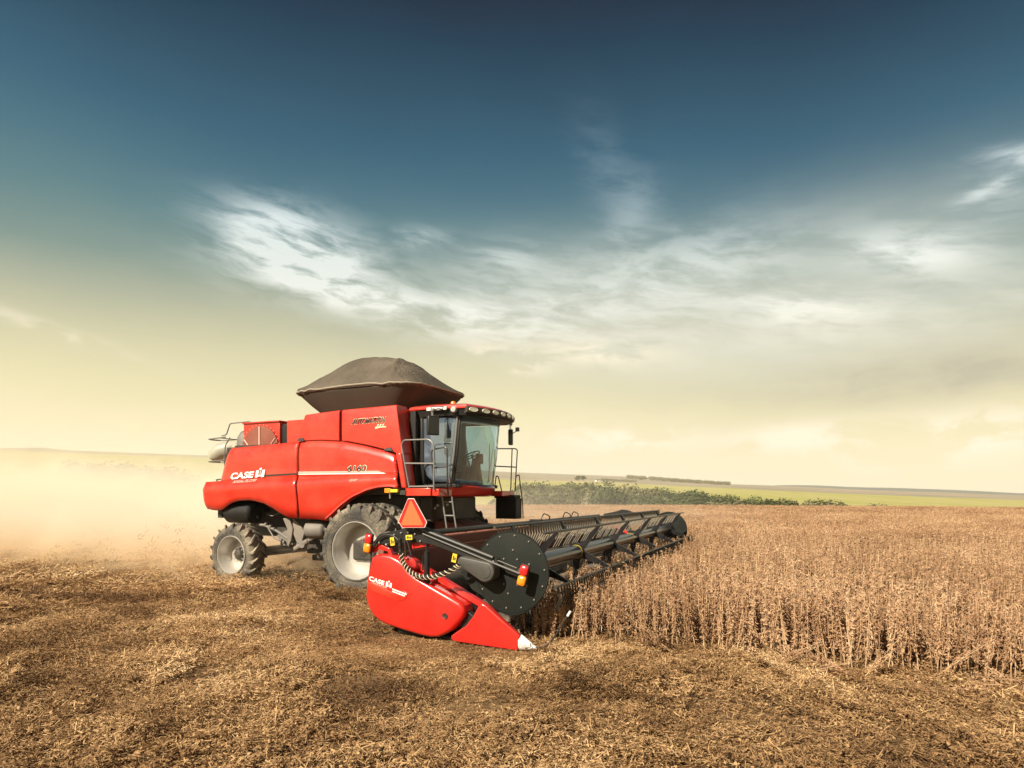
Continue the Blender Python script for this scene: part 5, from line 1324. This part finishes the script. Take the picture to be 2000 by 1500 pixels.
# reel arms, lift cylinders and the long pipes beside them
for (y, s) in ((YN + .06, -1), (1.0, 1), (YF - .06, 1)):
    mb = MB(); arm = [(2.72, 1.62), (3.28, 1.66), (3.50, 1.60), (4.66, 1.20), (4.98, 1.09), (4.98, 1.02), (4.62, 1.05), (3.45, 1.40), (3.2, 1.42), (2.70, 1.45)]
    if s < 0 or y > 5: mb.prism([(2.60, 1.36), (2.72, 1.50), (3.10, 1.58), (3.30, 1.645), (3.48, 1.625), (4.66, 1.215), (4.70, 1.13), (4.55, 1.11), (3.62, 1.38), (3.30, 1.40), (2.95, 1.34)], y - .05, y + .05)
    else: mb.box((2.6, y - .06, 1.36), (2.9, y + .06, 1.52)); mb.hexa([(2.7, y - .05, 1.36), (4.72, y - .05, 1.12), (4.72, y + .05, 1.12), (2.7, y + .05, 1.36)], [(2.7, y - .05, 1.52), (4.72, y - .05, 1.24), (4.72, y + .05, 1.24), (2.7, y + .05, 1.52)])
    if abs(y) > 3:
        mb.mi = 1
        for p in ((3.0, 1.50), (3.12, 1.53), (3.24, 1.54), (3.24, 1.45), (3.36, 1.52), (4.62, 1.18), (3.45, 1.42)): mb.lathe([(0, -.022), (.018, -.018), (.018, .02)], 8, 'Y', (p[0], y + s * .055, p[1]))
    ra = mb.build('reel_arm', [M['black'], M['steel']], HD, .008)
    if abs(y) > 3:
        mb = MB(); mb.tube([(3.40, y + s * .075, 1.62), (4.62, y + s * .075, 1.235)], .022, 8); mb.tube([(3.50, y + s * .075, 1.53), (4.60, y + s * .075, 1.17)], .014, 8); mb.tube([(4.55, y + s * .09, 1.19), (5.02, y + s * .09, 1.04)], .018, 8); mb.tube([(4.7, y + s * .09, 1.20), (4.98, y + s * .09, 1.11)], .010, 6)
        mb.build('ram_pipe', M['cover'], HD)
        mb = MB(); mb.tube([(3.535, y + s * .02, 1.27), (3.535, y + s * .02, .82)], .042, 12); mb.tube([(3.535, y + s * .02, 1.40), (3.535, y + s * .02, 1.26)], .020, 8); mb.tube([(3.48, y + s * .03, 1.22), (3.47, y + s * .03, 1.0)], .012, 6); mb.build('lift_cylinder', M['black'], HD)
# motor cover on the near arm: a rounded tapered lid
mb = MB(); CV = []
def arcpts(cx, cz, r, a0, a1, n): return [(cx + r * math.cos(R(a0 + (a1 - a0) * k / n)), cz + r * math.sin(R(a0 + (a1 - a0) * k / n))) for k in range(n + 1)]
CV = arcpts(4.18, 1.165, .075, 95, 235, 8) + arcpts(4.53, 1.045, .145, 245, 425, 14)
mb.prism(CV, YN - .10, YN + .10, 0, .03); 
mb.build('motor_cover', M['cover'], HD, 0, 30)
mb = MB(); CV2 = arcpts(4.20, 1.160, .040, 95, 235, 8) + arcpts(4.53, 1.05, .095, 245, 425, 14); mb.prism(CV2, YN - .108, YN - .10, .01, .004); mb.build('cover_boss', M['cover'], HD, 0, 30)
# hose bundle hanging from the arm, in a woven sleeve
hz_ = [(3.17, 1.46), (3.17, 1.33), (3.19, 1.20), (3.23, 1.10), (3.30, 1.02), (3.40, .955), (3.52, .925), (3.66, .925), (3.80, .955), (3.95, 1.01), (4.10, 1.09), (4.16, 1.13)]
hp = []
for i in range(len(hz_) - 1):
    for k in range(5): t = k / 5; hp.append((hz_[i][0] * (1 - t) + hz_[i + 1][0] * t, YN - .10, hz_[i][1] * (1 - t) + hz_[i + 1][1] * t))
mb = MB(); mb.tube(hp, [.027 + .006 * math.sin(i * 1.9) for i in range(len(hp))], 10); hs = mb.build('hose', M['black'], HD)
mb = MB(); tot = len(hp)
for ph in (0, math.pi):
    sp = []
    for i in range(12 * tot // 5, 0, -1):
        q = i / (12 * tot / 5) * (tot - 1); j = min(int(q), tot - 2); p = V3(hp[j]).lerp(V3(hp[j + 1]), q - j); tg = (V3(hp[j + 1]) - V3(hp[j])).normalized(); uu = V3((0, 1, 0)); ww = tg.cross(uu); a = q * 1.25 + ph
        if q > 8: sp.append(p + (uu * math.cos(a) + ww * math.sin(a)) * .033)
    mb.tube(sp, .006, 4)
mb.build('hose_sleeve', M['cream'], HD)
mb = MB(); mb.bend([(2.60, YN - .02, .98), (2.60, YN - .03, 1.28), (2.80, YN - .04, 1.50), (3.02, YN - .05, 1.50), (3.15, YN - .06, 1.40)], .012, .15); mb.bend([(3.22, YN - .06, 1.48), (3.24, YN - .06, 1.2)], .010); mb.tube([(3.27, YN - .06, 1.42), (3.33, YN - .06, 1.22)], .009, 6); mb.build('cable', M['rail'], HD)
mb = MB(); mb.prism([(2.62, 1.22), (2.56, 1.23), (2.56, 1.30), (2.66, 1.32), (2.67, 1.38), (2.72, 1.36), (2.84, 1.31), (2.90, 1.30), (2.96, 1.18), (2.90, 1.18), (2.86, 1.25), (2.70, 1.28), (2.66, 1.28)], YN + .02, YN + .09); mb.build('arm_bracket', M['redheader'], HD, .006)
mb = MB(); mb.prism([(3.00, 1.46), (2.76, 1.36), (2.70, 1.42), (2.82, 1.49), (3.0, 1.54)], YN + .10, YN + .22); mb.lathe([(0, -.03), (.10, -.03), (.10, .04)], 18, 'Y', (2.86, YN + .08, 1.40)); mb.build('pivot_block', M['dark'], HD, .01)
for (x, z) in ((2.73, 1.375), (2.86, 1.35)):
    mb = MB(); mb.lathe([(0, -.04), (.018, -.035), (.018, .02)], 8, 'Y', (x, YN + .02, z)); mb.build('arm_bolt', M['steel'], HD)
mb = MB(); mb.prism([(3.25, 1.37), (3.55, 1.42), (3.66, 1.36), (3.52, 1.345), (3.27, 1.30)], YN + .06, YN + .10); mb.build('guard_strip', M['redheader'], HD)
def marker(x, z, y, lean, sc_):
    """tail marker: black back plate, red lens above, amber below"""
    Rm = Matrix.Rotation(lean, 3, 'Y'); o_ = V3((x, y, z))
    mb = MB(); mb.box((x - .065 * sc_, y, z - .15 * sc_), (x + .065 * sc_, y + .03, z + .15 * sc_), Rm, o_)
    for mi, dz in ((1, .072), (2, -.072)):
        mb.mi = mi; vs = []
        for (r, e) in ((.062, 0), (.062, .03), (.045, .05), (.015, .058)):
            for k in range(16): a = 2 * math.pi * k / 16; ca, sa = superell(a, 4); vs.append(o_ + Rm @ V3((ca * r * .95 * sc_, -e * .8 * sc_, (dz + sa * r * 1.1) * sc_)))
        mb.add(vs, [(q * 16 + k, q * 16 + (k + 1) % 16, (q + 1) * 16 + (k + 1) % 16, (q + 1) * 16 + k) for q in range(3) for k in range(16)] + [tuple(range(48, 64))])
    return mb.build('marker_lamp', [M['black'], M['redlens'], M['amber']], HD, .006)
marker(2.585, 1.37, YN - .07, R(10), 1.0); marker(5.075, 1.02, YN - .04, R(14), 1.0)
mb = MB(); mb.box((4.98, YN - .01, 1.06), (5.08, YN + .14, 1.10)); mb.build('lamp_bracket', M['rail'], HD)
def sticker(x, z, w, h, lean, y):
    Rm = Matrix.Rotation(lean, 3, 'Y'); mb = MB(); mb.box((x - w / 2, y - .004, z - h / 2), (x + w / 2, y, z + h / 2), Rm, (x, y, z)); mb.mi = 1
    mb.box((x - w * .28, y - .0055, z - h * .28), (x - w * .04, y - .0045, z + h * .25), Rm, (x, y, z)); mb.box((x + w * .06, y - .0055, z - h * .25), (x + w * .34, y - .0045, z + h * .1), Rm, (x, y, z))
    mb.build('warning_sticker', [M['yellow'], M['ink']], HD, 0, 0)
sticker(3.03, 1.41, .07, .12, R(-8), YN - .09); sticker(3.30, 1.475, .11, .07, R(-4), YN - .062); sticker(4.075, 1.215, .07, .12, R(12), YN - .112)
# slow-vehicle triangle on its post
mb = MB(); TR = [(3.32, 2.035), (3.42, 2.035), (3.635, 1.70), (3.60, 1.625), (3.22, 1.615), (3.155, 1.70)]
mb.prism(TR, YN - .12, YN - .11); cxt, czt = 3.39, 1.79
mb.mi = 1; mb.prism([(cxt + (x - cxt) * .965, czt + (z - czt) * .965) for x, z in TR], YN - .1245, YN - .1205)
mb.mi = 2; mb.prism([(3.365, 2.0), (3.385, 2.0), (3.575, 1.672), (3.565, 1.655), (3.225, 1.65), (3.21, 1.672)], YN - .129, YN - .125)
mb.build('slow_vehicle_sign', [M['white'], M['smvedge'], M['smv']], HD, 0, 0)
mb = MB(); mb.tube([(3.40, YN - .09, 1.60), (3.40, YN - .09, 1.85)], .015, 8); mb.tube([(3.40, YN - .09, 1.62), (3.40, YN + .05, 1.56)], .015, 8); mb.build('sign_post', M['rail'], HD)
# top rail with hoses along the back of the header
mb = MB(); mb.tube([(2.62, YN + .4, 1.44), (2.62, YF - .4, 1.44)], .05, 10)
for y in (1.6, 3.2, 3.9):
    mb.bend([(2.62, y, 1.45), (2.66, y + .1, 1.60 + .05 * (k % 3)), (2.7, y + .45, 1.56), (2.62, y + .6, 1.45)], .014, .12)
mb.build('rear_pipe', M['rail'], HD)
